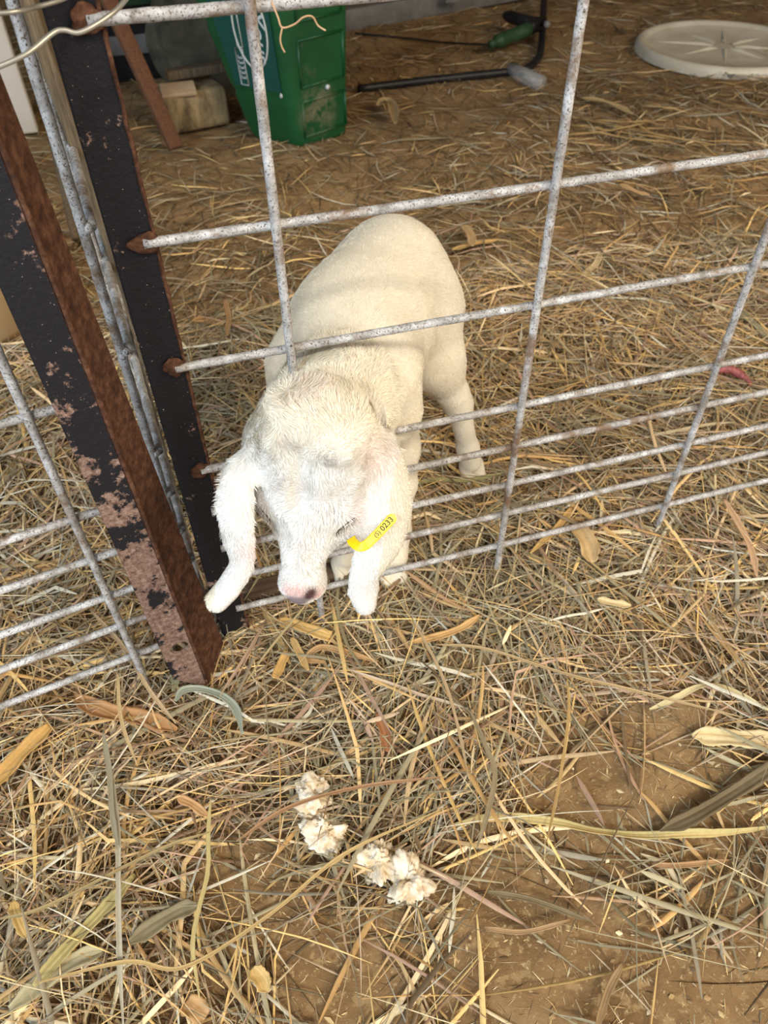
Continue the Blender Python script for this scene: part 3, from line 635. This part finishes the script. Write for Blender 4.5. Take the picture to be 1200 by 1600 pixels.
def coat(X):
    base = np.array([.92, .84, .68]); c = np.tile(base, (len(X), 1)); q = (X-POLL)@HM; q[:, 1] *= .143/HLEN
    inh = (np.abs(q[:, 0]) < .06)&(q[:, 1] > -.01)&(q[:, 1] < .17)&(q[:, 2] > -.09)&(q[:, 2] < .03)
    def tint(cc, a): nonlocal c; a = np.clip(a, 0, 1)[:, None]; c = c*(1-a)+np.array(cc)*a
    tint((.95, .80, .52), .30*np.clip(vnoise(X[:, 0], X[:, 1], X[:, 2], 14)*1.5-.4, 0, 1))
    tint((.93, .90, .85), np.where(inh, .85*np.clip((q[:, 1]+.005)/.035, 0, 1), 0))
    tint((.70, .50, .40), .30*blob(X, HIT(480, 618), .014))
    tint((.90, .60, .50), .38*blob(X, HIT(590, 712), .014)); tint((.26, .22, .20), .85*blob(X, HIT(514, 718), .0042)); tint((.45, .40, .36), .45*blob(X, HIT(452, 697), .0042)); tint((.5, .44, .40), .35*blob(X, HIT(495, 706), .003))
    for u_, v_ in ((432, 758), (470, 766), (462, 790)): tint((.62, .50, .44), .35*blob(X, HIT(u_, v_), .004))
    for u_, v_ in ((470, 850), (463, 880), (474, 866)): tint((.66, .52, .42), .22*blob(X, HIT(u_, v_), .004))
    tint((.92, .62, .58), .45*blob(X, HIT(393, 862), .007)+.35*blob(X, HIT(566, 800), .008))
    for sx in (-1, 1): tint((.46, .34, .27), .60*blob(q, ((E0[0]+E1[0])/2*sx, (E0[1]+E1[1])/2, -.022), .0072))
    tint((.90, .58, .52), .9*blob(X, HIT(452, 923), .005)+.8*blob(X, HIT(468, 925), .005)+.9*blob(X, HIT(495, 930), .005))
    nose = np.clip(1.3*blob(X, HIT(446, 935), .0032)+1.3*blob(X, HIT(458, 939), .0038)+1.3*blob(X, HIT(470, 940), .0038)+1.4*blob(q, (0, .150, -.022), .007), 0, 1)
    tint((.36, .28, .29), 1.1*nose)
    tint((.10, .05, .045), 1.3*blob(X, HIT(486, 926), .0034)+1.0*blob(X, HIT(481, 933), .0028)); tint((.12, .06, .05), 1.1*blob(q, (-.0108, NS[1], -.012), .0035))
    for (u, v) in ((737, 740), (610, 886), (541, 886)): tint((.84, .74, .58), .8*blob(X, PZ(u, v, .008)-np.array([0, .008, 0]), .012))
    return np.clip(c, 0, 1), inh, q, nose
def m_fur(name, rough):
    m = Mt(name, rough, spec=.15); m.color(m.attr()); m.b.inputs['Subsurface Weight'].default_value = .0; return m.m
M['skin'] = m_fur('white_skin', .9); M['fur'] = m_fur('white_fur', .75)
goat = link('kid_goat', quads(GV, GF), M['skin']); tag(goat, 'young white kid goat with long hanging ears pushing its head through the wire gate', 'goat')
md = goat.modifiers.new('s', 'SMOOTH'); md.factor = .5; md.iterations = 2
bpy.context.view_layer.update(); gm = bpy.data.meshes.new_from_object(goat.evaluated_get(bpy.context.evaluated_depsgraph_get())); goat.modifiers.clear(); goat.data = gm
GT = BVHTree.FromPolygons([v.co for v in gm.vertices], [tuple(p.vertices) for p in gm.polygons])
GS = np.array([v.co for v in gm.vertices]); GN = np.array([v.normal for v in gm.vertices])
def HIT(u, v):
    r = ray(u, v); r = r/np.linalg.norm(r); hit = GT.ray_cast(Vector(CAM), Vector(r)); return np.array(hit[0]) if hit[0] is not None else P(u, v, .56)
gc, _, _, _ = coat(GS)
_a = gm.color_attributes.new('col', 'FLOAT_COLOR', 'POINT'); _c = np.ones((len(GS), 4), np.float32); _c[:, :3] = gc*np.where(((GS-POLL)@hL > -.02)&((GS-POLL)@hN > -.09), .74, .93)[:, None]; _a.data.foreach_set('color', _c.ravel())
# ---- fur
def fur(seed):
    g = np.random.default_rng(seed); F = np.array([tuple(p.vertices) for p in gm.polygons]); ar = np.array([p.area for p in gm.polygons])
    cen = GS[F].mean(1); _, inh, q, _ = coat(cen); ear = np.zeros(len(cen), bool)
    for pts, ws in EARS:
        dm = np.min(np.linalg.norm(cen[:, None]-pts[None, 6::3], axis=2), 1); ear |= dm < .018
    dens = np.where(inh, 2.6, 1.0); dens = np.where(ear, 2.2, dens); neck = blob(cen, P(500, 620, .58), .05) > .3; dens = np.where(neck, 2.6, dens)
    back = blob(cen, P(600, 440, .76), .09) > .2; dens = np.where(back & ~neck & ~inh, 1.3, dens); dens = np.where((cen[:, 2] < .02), .35, dens)
    p = ar*dens; n = 210000; fi = g.choice(len(F), n, p=p/p.sum()); wts = g.dirichlet((1, 1, 1, 1), n)
    X = (GS[F[fi]]*wts[..., None]).sum(1); N = (GN[F[fi]]*wts[..., None]).sum(1); N /= np.linalg.norm(N, axis=1)[:, None]
    col, inh, q, nose = coat(X); ear = ear[fi]; neck = neck[fi]
    # lie of the coat
    D = np.tile(np.array([.25, .55, -.75]), (n, 1))                       # trunk: back and down
    D[neck] = nrm_(P(540, 560, .64)-P(470, 680, .54)); up = q[:, 1] > .085
    whirl = np.stack([q[:, 0]*2, (q[:, 1]-.040), 0*q[:, 0]], 1)
    hd = np.where(up[:, None], hL*.9, 0)+np.where(~up[:, None], 0, 0)
    face = (hR[None]*np.sign(q[:, :1])*.55+hL[None]*.9)                     # face: outwards and to the nose
    crown = (hR[None]*(q[:, :1]*22)-hL[None]*(.6)+hL[None]*((q[:, 1:2]-.03)*14))
    mixf = np.clip((q[:, 1:2]-.035)/.04, 0, 1); hd = crown*(1-mixf)+face*mixf
    D = np.where(inh[:, None], hd, D)
    earD = np.zeros((n, 3)); 
    for k, (pts, ws) in enumerate(EARS):
        dd = np.linalg.norm(X[:, None]-pts[None, ::2], axis=2); j = dd.argmin(1); T = np.gradient(pts, axis=0)[::2]; m = ear&(dd.min(1) < .022); D[m] = T[j[m]]/np.linalg.norm(T[j[m]], axis=1)[:, None]
    leg = (X[:, 2] < .13)&~inh&~ear; D[leg] = (0, 0, -1)
    s = 42.; cur = np.stack([vnoise(X[:, 0]+k*3.3, X[:, 1], X[:, 2]+k, s)-.5 for k in range(3)], 1)
    s2 = 150.; cu2 = np.stack([vnoise(X[:, 0]+k*5.3, X[:, 1], X[:, 2]+k, s2)-.5 for k in range(3)], 1)
    amp = np.where(inh&~up, 4.2, np.where(neck, 2.2, .35))[:, None]; D = D/np.maximum(np.linalg.norm(D, axis=1), .2)[:, None]+cur*amp+cu2*amp*.35+g.normal(0, .14, (n, 3))
    D -= N*(D*N).sum(1)[:, None]; D /= np.linalg.norm(D, axis=1)[:, None]+1e-6
    Lh = g.uniform(.6, 1.15, n)*np.where(neck&~inh, .0085, np.where(inh, .0058, np.where(ear, .0046, .0048))); Lh *= np.where(inh&(q[:, 1] > .115), .5, 1); Lh *= np.where(leg, .8, 1)
    Lh *= np.clip(1-2.2*nose, 0, 1); keep = Lh > .0012
    W = g.uniform(.00013, .00030, n); S = np.cross(D, N); lf = np.where(neck&~inh, .34, np.where(ear, .14, np.where(inh, .28, .10)))*g.uniform(.5, 1.3, n)
    p0 = X-N*.0004; p1 = X+D*(Lh*.5)[:, None]+N*(Lh*lf*.55)[:, None]; p2 = X+D*Lh[:, None]*.97+N*(Lh*lf*.80)[:, None]+cu2*Lh[:, None]*.5
    w3 = W[:, None]
    V = np.stack([p0-S*w3, p0+S*w3, p1-S*w3*.9, p1+S*w3*.9, p2], 1)[keep]; n = len(V)
    b = np.arange(n)*5; F3 = np.concatenate([np.stack([b, b+1, b+3], 1), np.stack([b, b+3, b+2], 1), np.stack([b+2, b+3, b+4], 1)])
    cc = np.repeat(np.clip(col[keep]*g.uniform(.74, 1.16, (n, 1)), 0, .98), 5, 0)
    return quads(V.reshape(-1, 3), F3, cc)
fo = link('fur', fur(5), M['fur'], goat); fo['kind'] = 'stuff'
# closed eyes: dark lash line lying in the slit
M['lash'] = m_simple('dark_lash', (60, 44, 34), (96, 74, 58), 90, .8)
def on_head(r, l, out=.0006):
    o_ = Vector(H(r, l, .0)); hit = GT.ray_cast(o_, Vector(-hN))
    return np.array(hit[0])+np.array(hit[1])*out if hit[0] is not None else H(r, l, -.02)
for sx in (-1, 1):
    path = [on_head(r*sx, l) for r, l in [(E0[0]+(E1[0]-E0[0])*k_/4, E0[1]+(E1[1]-E0[1])*k_/4-.0012*math.sin(k_*.785)) for k_ in range(5)]]; mes = [tube_me(catmull(path, 5), .00055, 6)]
    g = random.Random(4)
    for i in range(22):
        a = path[0]+(path[-1]-path[0])*(i/21); nn = np.array(GT.find_nearest(Vector(a))[1]); b = a+nn*.0008+(hL*.0028+hR*sx*g.uniform(.0, .0030)); mes.append(tube_me([a, (a+b)/2+nn*.0006, b], [.0002, .00016, .00006], 4))
    link('eyelashes', join_me(mes), M['lash'], goat)
# ---- ear tag
def ear_hit(u, v, out):
    r = ray(u, v); r = r/np.linalg.norm(r); hit = GT.ray_cast(Vector(CAM), Vector(r)); return (np.array(hit[0]) if hit[0] is not None else P(u, v, .56))-r*out
tagr = empty('ear_tag', tuple(ear_hit(585, 835, .002))); tag(tagr, 'yellow numbered strip tag wrapped round the ear on the right', 'ear tag')
def dep(u, v): return float((ear_hit(u, v, 0)-CAM)@FW)
_d = min(dep(590, 830), dep(600, 822))-.0052
cl = [P(548, 841, _d+.0085), P(552, 848, _d+.0045), P(561, 854, _d+.0012), P(571, 852, _d), P(582, 842, _d), P(594, 830, _d), P(606, 817, min(_d, dep(606, 817)-.004)), P(617, 805, min(_d, dep(612, 812)-.004))]
cl = np.array(catmull(cl, 12)); 
T = np.gradient(cl, axis=0); seg = np.linalg.norm(np.diff(cl, axis=0), axis=1); arc = np.concatenate([[0], np.cumsum(seg)]); TOT = arc[-1]
def tag_at(s, w_, up=0.0):
    i = np.clip(np.searchsorted(arc, s)-1, 0, len(cl)-2); f = (s-arc[i])/seg[i]; p = cl[i]+(cl[i+1]-cl[i])*f
    Tt = nrm_(T[i]*(1-f)+T[i+1]*f); A = nrm_(np.cross(Tt, FW)); A = A if A@DN < 0 else -A; N = nrm_(np.cross(A, Tt)); N = N if N@FW < 0 else -N
    return p+A*w_+N*up
V = []; F = []; ns_, nw = 70, 8; HW = .0036
for i in range(ns_+1):
    s = TOT*i/ns_; e = min(1, math.sqrt(max(0, 1-((s-(TOT-HW))/HW)**2))) if s > TOT-HW else 1
    e = max(e, .02)
    for j in range(nw+1): V.append(tag_at(s, HW*e*(2*j/nw-1)))
F = [(i*(nw+1)+j, i*(nw+1)+j+1, (i+1)*(nw+1)+j+1, (i+1)*(nw+1)+j) for i in range(ns_) for j in range(nw)]
st = link('strip', mesh(V, F), M['yellow'], tagr); md = st.modifiers.new('t', 'SOLIDIFY'); md.thickness = .0008; md.offset = 0
def text_mesh(txt, size, shear=0, bold=0.0, res=3):
    cu = bpy.data.curves.new('t', 'FONT'); cu.body = txt; cu.size = size; cu.align_x = 'CENTER'; cu.align_y = 'CENTER'; cu.shear = shear; cu.offset = bold; cu.resolution_u = res
    o = bpy.data.objects.new('t', cu); COL.objects.link(o); bpy.context.view_layer.update()
    me = bpy.data.meshes.new_from_object(o.evaluated_get(bpy.context.evaluated_depsgraph_get())); bpy.data.objects.remove(o); return me
def onto_tag(me, s0):
    for v in me.vertices: v.co = Vector(tag_at(min(TOT*.999, s0+v.co.x), v.co.y, .0006))
    return me
link('number', onto_tag(text_mesh('0233', .0060, 0, .00008), TOT-.0088), M['ink'], tagr, smooth=False)
mk = [text_mesh('(S)', .0050, 0, .00003)]; link('printed_mark', onto_tag(mk[0], TOT-.0190), M['ink'], tagr, smooth=False)
# ---------------------------------------------------------------- white clods in front
def crumple(name, u, v, size, rot, seed, label):
    bm = bmesh.new(); bmesh.ops.create_icosphere(bm, subdivisions=5, radius=1); c = PZ(u, v, .010)
    cr, sr = math.cos(rot), math.sin(rot)
    for q in bm.verts:
        p = q.co.copy(); n1 = vnoise(p.x+seed, p.y, p.z, 1.7)-.5; n2 = abs(vnoise(p.x, p.y+seed, p.z, 4.5)-.5); n3 = abs(vnoise(p.x, p.y, p.z+seed, 11)-.5)
        k = 1+1.3*n1-.8*n2-.5*n3; p *= k; x, y, z_ = p.x*size[0], p.y*size[1], p.z*size[2]
        q.co = Vector((c[0]+x*cr-y*sr, c[1]+x*sr+y*cr, c[2]+max(z_, -.008)))
    me = bpy.data.meshes.new('c'); bm.to_mesh(me); bm.free(); return tag(link(name, me, M['chalk']), label, 'clod')
crumple('chalky_clod', 486, 1248, (.017, .020, .012), .5, 3, 'upper chalky white clod, partly covered by reddish tan straw')
crumple('chalky_clod', 507, 1302, (.018, .020, .011), .6, 8, 'small chalky white clod touching the lower end of the upper clod')
crumple('chalky_clod', 592, 1345, (.018, .021, .014), -.3, 14, 'cream chalky clod on the left of the lower crumbled pair')
crumple('chalky_clod', 638, 1378, (.018, .022, .015), -.5, 21, 'cream chalky clod on the right of the lower crumbled pair')
# ---------------------------------------------------------------- things beyond
def rim_box(center, yaw, a, b, c_, d_, h, mat, root):
    pass
def tote():
    root = empty('green_tote', tuple(PZ(468, 232))); tag(root, 'green moulded plastic tote with a teal oval label and dust on its side', 'tote')
    p0 = PZ(466, 234); pr_ = PZ(566, 200); pl_ = PZ(384, 216)
    ex = pr_-p0; ey = pl_-p0; ex[2] = ey[2] = 0; W1 = np.linalg.norm(ex); ex /= W1; ey -= ex*(ey@ex)*.0; W2 = np.linalg.norm(ey); ey /= W2
    W1, W2 = .158, .15; Hh = .46; fl = .16   # flare towards the top
    # rounded-rectangle plan, ribs by height
    def ring(z, grow, cr):
        pts = []
        lo_x, hi_x, lo_y, hi_y = -grow*.25, W1+grow*.2, 0, W2+grow
        for cx, cy, a0 in ((hi_x-cr, lo_y+cr, -90), (hi_x-cr, hi_y-cr, 0), (lo_x+cr, hi_y-cr, 90), (lo_x+cr, lo_y+cr, 180)):
            for k in range(7): a = math.radians(a0+15*k); pts.append((cx+cr*math.cos(a), cy+cr*math.sin(a)))
        return [p0+ex*x+ey*y+np.array([0, 0, z]) for x, y in pts]
    prof = [(0.0, -.030, .02), (.004, -.016, .02), (.016, -.006, .02), (.03, .0, .02)]
    for k in range(1, 60):
        z = .03+(Hh-.03)*k/59; gr = fl*(z-.03)/Hh*.9
        for (zc, dep) in ((.105, -.006), (.235, -.006), (.33, -.005)):
            gr += dep*math.exp(-((z-zc)/.006)**2)
        if z < .105: gr += .0
        prof.append((z, gr, .02))
    V = []; F = []; n = 28
    for i, (z, gr, cr) in enumerate(prof):
        V += ring(z, gr, cr)
        if i: F += [((i-1)*n+k, (i-1)*n+(k+1) % n, i*n+(k+1) % n, i*n+k) for k in range(n)]
    F.append(tuple(range(n))[::-1]); me = mesh(V, F); body = link('body', me, M['tote'], root)
    md = body.modifiers.new('t', 'SOLIDIFY'); md.thickness = .003
    up = np.array([0, 0, 1.])
    def flare(z): return fl*(z-.03)/Hh*.9
    # right face (front): recessed panels drawn as raised frames
    for x0, x1, z0, z1 in ((.022, .145, .125, .215), (.022, .145, .022, .095), (.022, .145, .25, .32)):
        for (a, b) in (((x0, z0), (x1, z0)), ((x1, z0), (x1, z1)), ((x1, z1), (x0, z1)), ((x0, z1), (x0, z0))):
            link('rib', tube_me([p0+ex*a[0]+up*a[1]+ey*(-.001), p0+ex*b[0]+up*b[1]+ey*(-.001)], .003, 8), M['tote'], root)
    st_ = link('stud', tube_me([p0+ex*.095+up*.112-ey*.005, p0+ex*.095+up*.112+ey*.002], .005, 12), M['white'], root)
    link('stud', tube_me([p0+ey*.03+up*.112-ex*.006, p0+ey*.03+up*.112+ex*.004], .006, 12), M['white'], root)
    # left face: teal label with oval and script
    def lf(y, z, out=.0): gr = flare(z); return p0+ex*(-gr*.25-out)+ey*y+up*z
    V = []; F = []
    for i in range(9):
        for j in range(9): z = .118+(.43-.118)*j/8; V.append(lf(.022+(.128-.022+flare(z)*.7)*i/8, z, .0025))
    F = [(i*9+j, i*9+j+1, (i+1)*9+j+1, (i+1)*9+j) for i in range(8) for j in range(8)]; link('label_panel', mesh(V, F), M['teal'], root)
    oc, oz, oa, ob = .078, .236, .043, .076
    pts = [lf(oc+oa*math.cos(a), oz+ob*math.sin(a), .004) for a in np.linspace(0, 2*math.pi, 50)]; link('oval_outline', tube_me(pts, .0018, 6, cap=False), M['white'], root)
    def put(txt, size, yc, zc, shear, name, bold=0.0):
        me = text_mesh(txt, size, shear, bold)
        for v in me.vertices: v.co = Vector(lf(yc-v.co.y, zc-v.co.x, .0045))     # reads downwards
        link(name, me, M['white'], root, smooth=False)
    put('Yous', .050, .057, .228, .35, 'script_lettering', .0004)
    put('33333', .020, .118, .158, 0, 'small_lettering', .0)
    for y0_, z0_, y1_, z1_ in ((.108, .122, .128, .195), (.106, .198, .120, .275)):
        pts = [lf(y, z, .004) for y, z in ((y0_, z0_), (y1_, z0_), (y1_, z1_), (y0_, z1_), (y0_, z0_))]; link('lettering_frame', tube_me(pts, .0010, 5), M['white'], root)
tote()
def lid():
    c = PZ(1128, 82, .0); R_l = .252; root = empty('round_lid', tuple(c)); tag(root, 'round cream plastic lid with an embossed star lying on the soil', 'lid')
    prof = [(1.0, .0), (1.0, .012), (.985, .022), (.955, .027), (.91, .026), (.88, .020), (.85, .0165), (.5, .0165), (.1, .0165), (.0, .0165)]
    V = []; F = []; n = 72
    for i, (r, z) in enumerate(prof):
        for k in range(n): a = 2*math.pi*k/n; V.append((c[0]+R_l*r*math.cos(a), c[1]+R_l*r*math.sin(a), z))
        if i: F += [((i-1)*n+k, (i-1)*n+(k+1) % n, i*n+(k+1) % n, i*n+k) for k in range(n)]
    link('disc', mesh(V, F), M['lid'], root)
    for k in range(8):
        a = math.radians(12+45*k); d = np.array([math.cos(a), math.sin(a), 0]); s = np.array([-d[1], d[0], 0]); b = c+np.array([0, 0, .0165]); r0, r1 = .030, R_l*(.80 if k % 2 else .62)
        q = [b+d*r0-s*.009, b+d*r0+s*.009, b+d*r1, b+d*(r0+.03)+np.array([0, 0, .006]), b+d*r0+np.array([0, 0, .003])]
        link('star_ray', mesh(q, [(0, 2, 3), (2, 1, 3), (0, 3, 4), (3, 1, 4)]), M['lid'], root, smooth=False)
lid()
def bagm():
    V = []; F = []; n = 16; c = PZ(1180, 122)
    for i in range(n):
        for j in range(n): x, y = (i/(n-1)-.5)*.20, (j/(n-1)-.5)*.05; V.append((c[0]+x, c[1]+y, .006+.022*abs(vnoise(x, y, 0, 38)-.45)+.010*(vnoise(x, y, 3, 90))))
    F = [(i*n+j, i*n+j+1, (i+1)*n+j+1, (i+1)*n+j) for i in range(n-1) for j in range(n-1)]
    tag(link('plastic_scrap', mesh(V, F), M['clear']), 'crumpled clear plastic scrap against the near edge of the round lid', 'scrap')
bagm()
# grey steel beam, black tube frame and tool
def boxbetween(a, b, w_, h_, bev=.002):
    a, b = np.array(a), np.array(b); L = np.linalg.norm(b-a); x = (b-a)/L; y = nrm_(np.cross((0, 0, 1), x)); z = np.cross(x, y)
    Rm = Matrix(((x[0], y[0], z[0], 0), (x[1], y[1], z[1], 0), (x[2], y[2], z[2], 0), (0, 0, 0, 1))); me = box_me(L, w_, h_, bev, (0, 0, 0)); me.transform(Matrix.Translation((a+b)/2) @ Rm); return me
a, b = PZ(540, 52), PZ(820, 0); a2 = a-(b-a)*.5; b2 = b+(b-a)*.3
br = empty('steel_beam', tuple(a)); tag(br, 'grey square steel beam lying on the soil behind the green tote', 'beam')
link('tube', boxbetween(a2+np.array([0, .03, .032]), b2+np.array([0, .03, .032]), .06, .060), M['grey'], br)
pc = PZ(712, 4, .045); link('bracket', box_me(.07, .006, .022, .001, tuple(pc+np.array([0, -.0, .012]))), M['grey'], br)
fr = empty('tube_frame', tuple(PZ(700, 125))); tag(fr, 'thin black bent tube frame lying on the soil right of the green tote', 'frame')
bend = [PZ(560, 139, .012), PZ(640, 129, .012), PZ(740, 118, .012), PZ(805, 111, .012), PZ(826, 106, .014), PZ(840, 92, .018)]
base_ = PZ(845, 78, .022); top_ = PZ(848, 40, .03); bend += [base_, top_, PZ(851, -30, .05)]
link('tube', tube_me(catmull(bend, 6), .0105, 12), M['black'], fr)
tl = empty('hand_tool', tuple(PZ(815, 50, .03))); tag(tl, 'black clamp with a green grip fixed to the black tube frame', 'tool')
link('grip', tube_me(catmull([PZ(766, 70, .04), PZ(775, 66, .042), PZ(780, 64, .042), PZ(800, 56, .045), PZ(818, 49, .05), PZ(824, 46, .05)], 4), [.011]*5+[.016]*2+[.019]*14, 14), M['darkgreen'], tl)
link('jaw', tube_me(catmull([PZ(786, 23, .05), PZ(800, 27, .052), PZ(822, 34, .052), PZ(846, 37, .05)], 5), [.004, .010, .013, .015]+[.017]*14, 10), M['black'], tl)
link('jaw', tube_me([PZ(820, 46, .05), PZ(832, 42, .052), PZ(850, 37, .052)], [.021, .018, .017], 10), M['black'], tl)
link('bolt', tube_me([PZ(853, 37, .052), PZ(855, 38, .075)], .009, 12), M['grey'], tl)
t = link('steel_cable', tube_me(catmull([PZ(555, 52, .01), PZ(620, 58, .008), PZ(690, 66, .010), PZ(764, 70, .035)], 6), .0028, 8), M['black']); tag(t, 'thin dark cable running from the beam to the green grip', 'cable')
vt = tube_me([PZ(798, 108, .016), PZ(815, 117, .016), PZ(846, 131, .014)], [.018, .020, .019], 14, .02); tag(link('clear_tube', vt, M['clear']), 'short clear plastic tube lying at the end of the black frame', 'tube')
# clutter at the left of the tote
pk = link('leaning_board', boxbetween(PZ(277, 240, .0)+np.array([0, 0, .012]), PZ(278, 240, .0)+np.array([-.115, .22, .42]), .034, .016), M['redwood']); tag(pk, 'reddish brown narrow board leaning left of the green tote', 'board')
bl = empty('wooden_block', tuple(PZ(305, 205))); tag(bl, 'mouldy wooden block with peeling face behind the reddish board', 'block')
c0 = PZ(308, 207); ME = box_me(.155, .11, .085, .012, (c0[0], c0[1]+.055, .044), Matrix.Rotation(.20, 4, 'Z'), 3)
for v in ME.vertices: v.co += Vector((0, -.008, .006))*float(vnoise(v.co.x, v.co.y, v.co.z, 60))
link('body', ME, m_simple('mouldy_wood', (74, 60, 40), (178, 154, 112), 34, .95, stretch=(1, 1, .45)), bl)
link('peeled_flap', box_me(.080, .05, .010, .003, (c0[0]-.025, c0[1]+.01, .094), Matrix.Rotation(.25, 4, 'X')), m_simple('peeled_wood', (170, 142, 110), (206, 180, 146), 20, .9), bl)
c1 = PZ(308, 178, .03); gb = link('grey_batten', box_me(.15, .035, .020, .003, (c1[0]+.02, c1[1]+.04, .112), Matrix.Rotation(.16, 4, 'Z')), M['wood']); tag(gb, 'pale grey batten lying on the back of the mouldy block', 'batten')
bp = link('bracket_post', boxbetween(PZ(284, 165, .0), PZ(284, 165, .0)+np.array([0, 0, .55]), .022, .022), M['black']); tag(bp, 'dark upright metal post rising behind the mouldy block', 'post')
def sack():
    c = PZ(318, 170)+np.array([.03, .12, 0]); V = []; F = []; n = 26; m = 26
    for i in range(m):
        z = .42*i/(m-1)
        for k in range(n):
            a = 2*math.pi*k/n; r = (.085+.03*math.sin(z*14))*(1+.5*(vnoise(math.cos(a)*2, math.sin(a)*2, z*9, 1.5)-.5)); V.append((c[0]+r*math.cos(a), c[1]+r*.7*math.sin(a), z))
        if i: F += [((i-1)*n+k, (i-1)*n+(k+1) % n, i*n+(k+1) % n, i*n+k) for k in range(n)]
    F.append(tuple(range((m-1)*n, m*n))); tag(link('sack', mesh(V, F), M['cloth']), 'dark crumpled sack standing between the upright post and the green tote', 'sack')
sack()
cb = PZ(235, 150)+np.array([0, .14, 0])
cr = empty('crate', tuple(cb)); tag(cr, 'dark crate with grey and green slats behind the reddish board', 'crate')
link('body', box_me(.22, .12, .40, .004, (cb[0]+.02, cb[1]+.06, .20)), M['black'], cr)
for z, mt in ((.09, 'grey'), (.20, 'darkgreen'), (.30, 'wood')): link('slat', box_me(.21, .012, .045, .002, (cb[0]+.02, cb[1]-.008, z)), M[mt], cr)
# pale board and beige tub at the left
wb = PZ(56, 212); o = link('pale_board', box_me(.20, .03, .62, .006, (wb[0]-.093, wb[1]+.03, .31)), M['pale']); tag(o, 'cream painted upright board at the top left edge', 'board')
def tub():
    c = PZ(-42, 520)+np.array([0, .02, 0]); V = []; F = []; n = 40
    prof = [(.0, 0), (.085, 0), (.098, .006), (.103, .02), (.106, .10), (.110, .15), (.114, .156), (.110, .158), (.104, .15), (.098, .03), (0, .025)]
    for i, (r, z) in enumerate(prof):
        for k in range(n): a = 2*math.pi*k/n; V.append((c[0]+r*math.cos(a), c[1]+r*math.sin(a), z))
        if i: F += [((i-1)*n+k, (i-1)*n+(k+1) % n, i*n+(k+1) % n, i*n+k) for k in range(n)]
    tag(link('tub', mesh(V, F), M['beige']), 'beige plastic tub at the left edge behind the wide rusty post', 'tub')
tub()
pc = PZ(1140, 598); ptw = link('pink_scrap', tube_me(catmull([pc+np.array([-.030, .012, .016]), pc+np.array([-.012, .008, .022]), pc+np.array([0, .0, .020]), pc+np.array([.008, -.014, .018]), pc+np.array([.010, -.03, .014])], 5), [.004, .005, .006, .006, .006, .0065, .007, .007, .0065, .006, .006, .006, .0055, .005, .005, .0045, .004, .0035, .003, .003, .002], 9, .18, 4), M['pink']); tag(ptw, 'small pink shrivelled scrap in the straw right of the far upright', 'scrap')
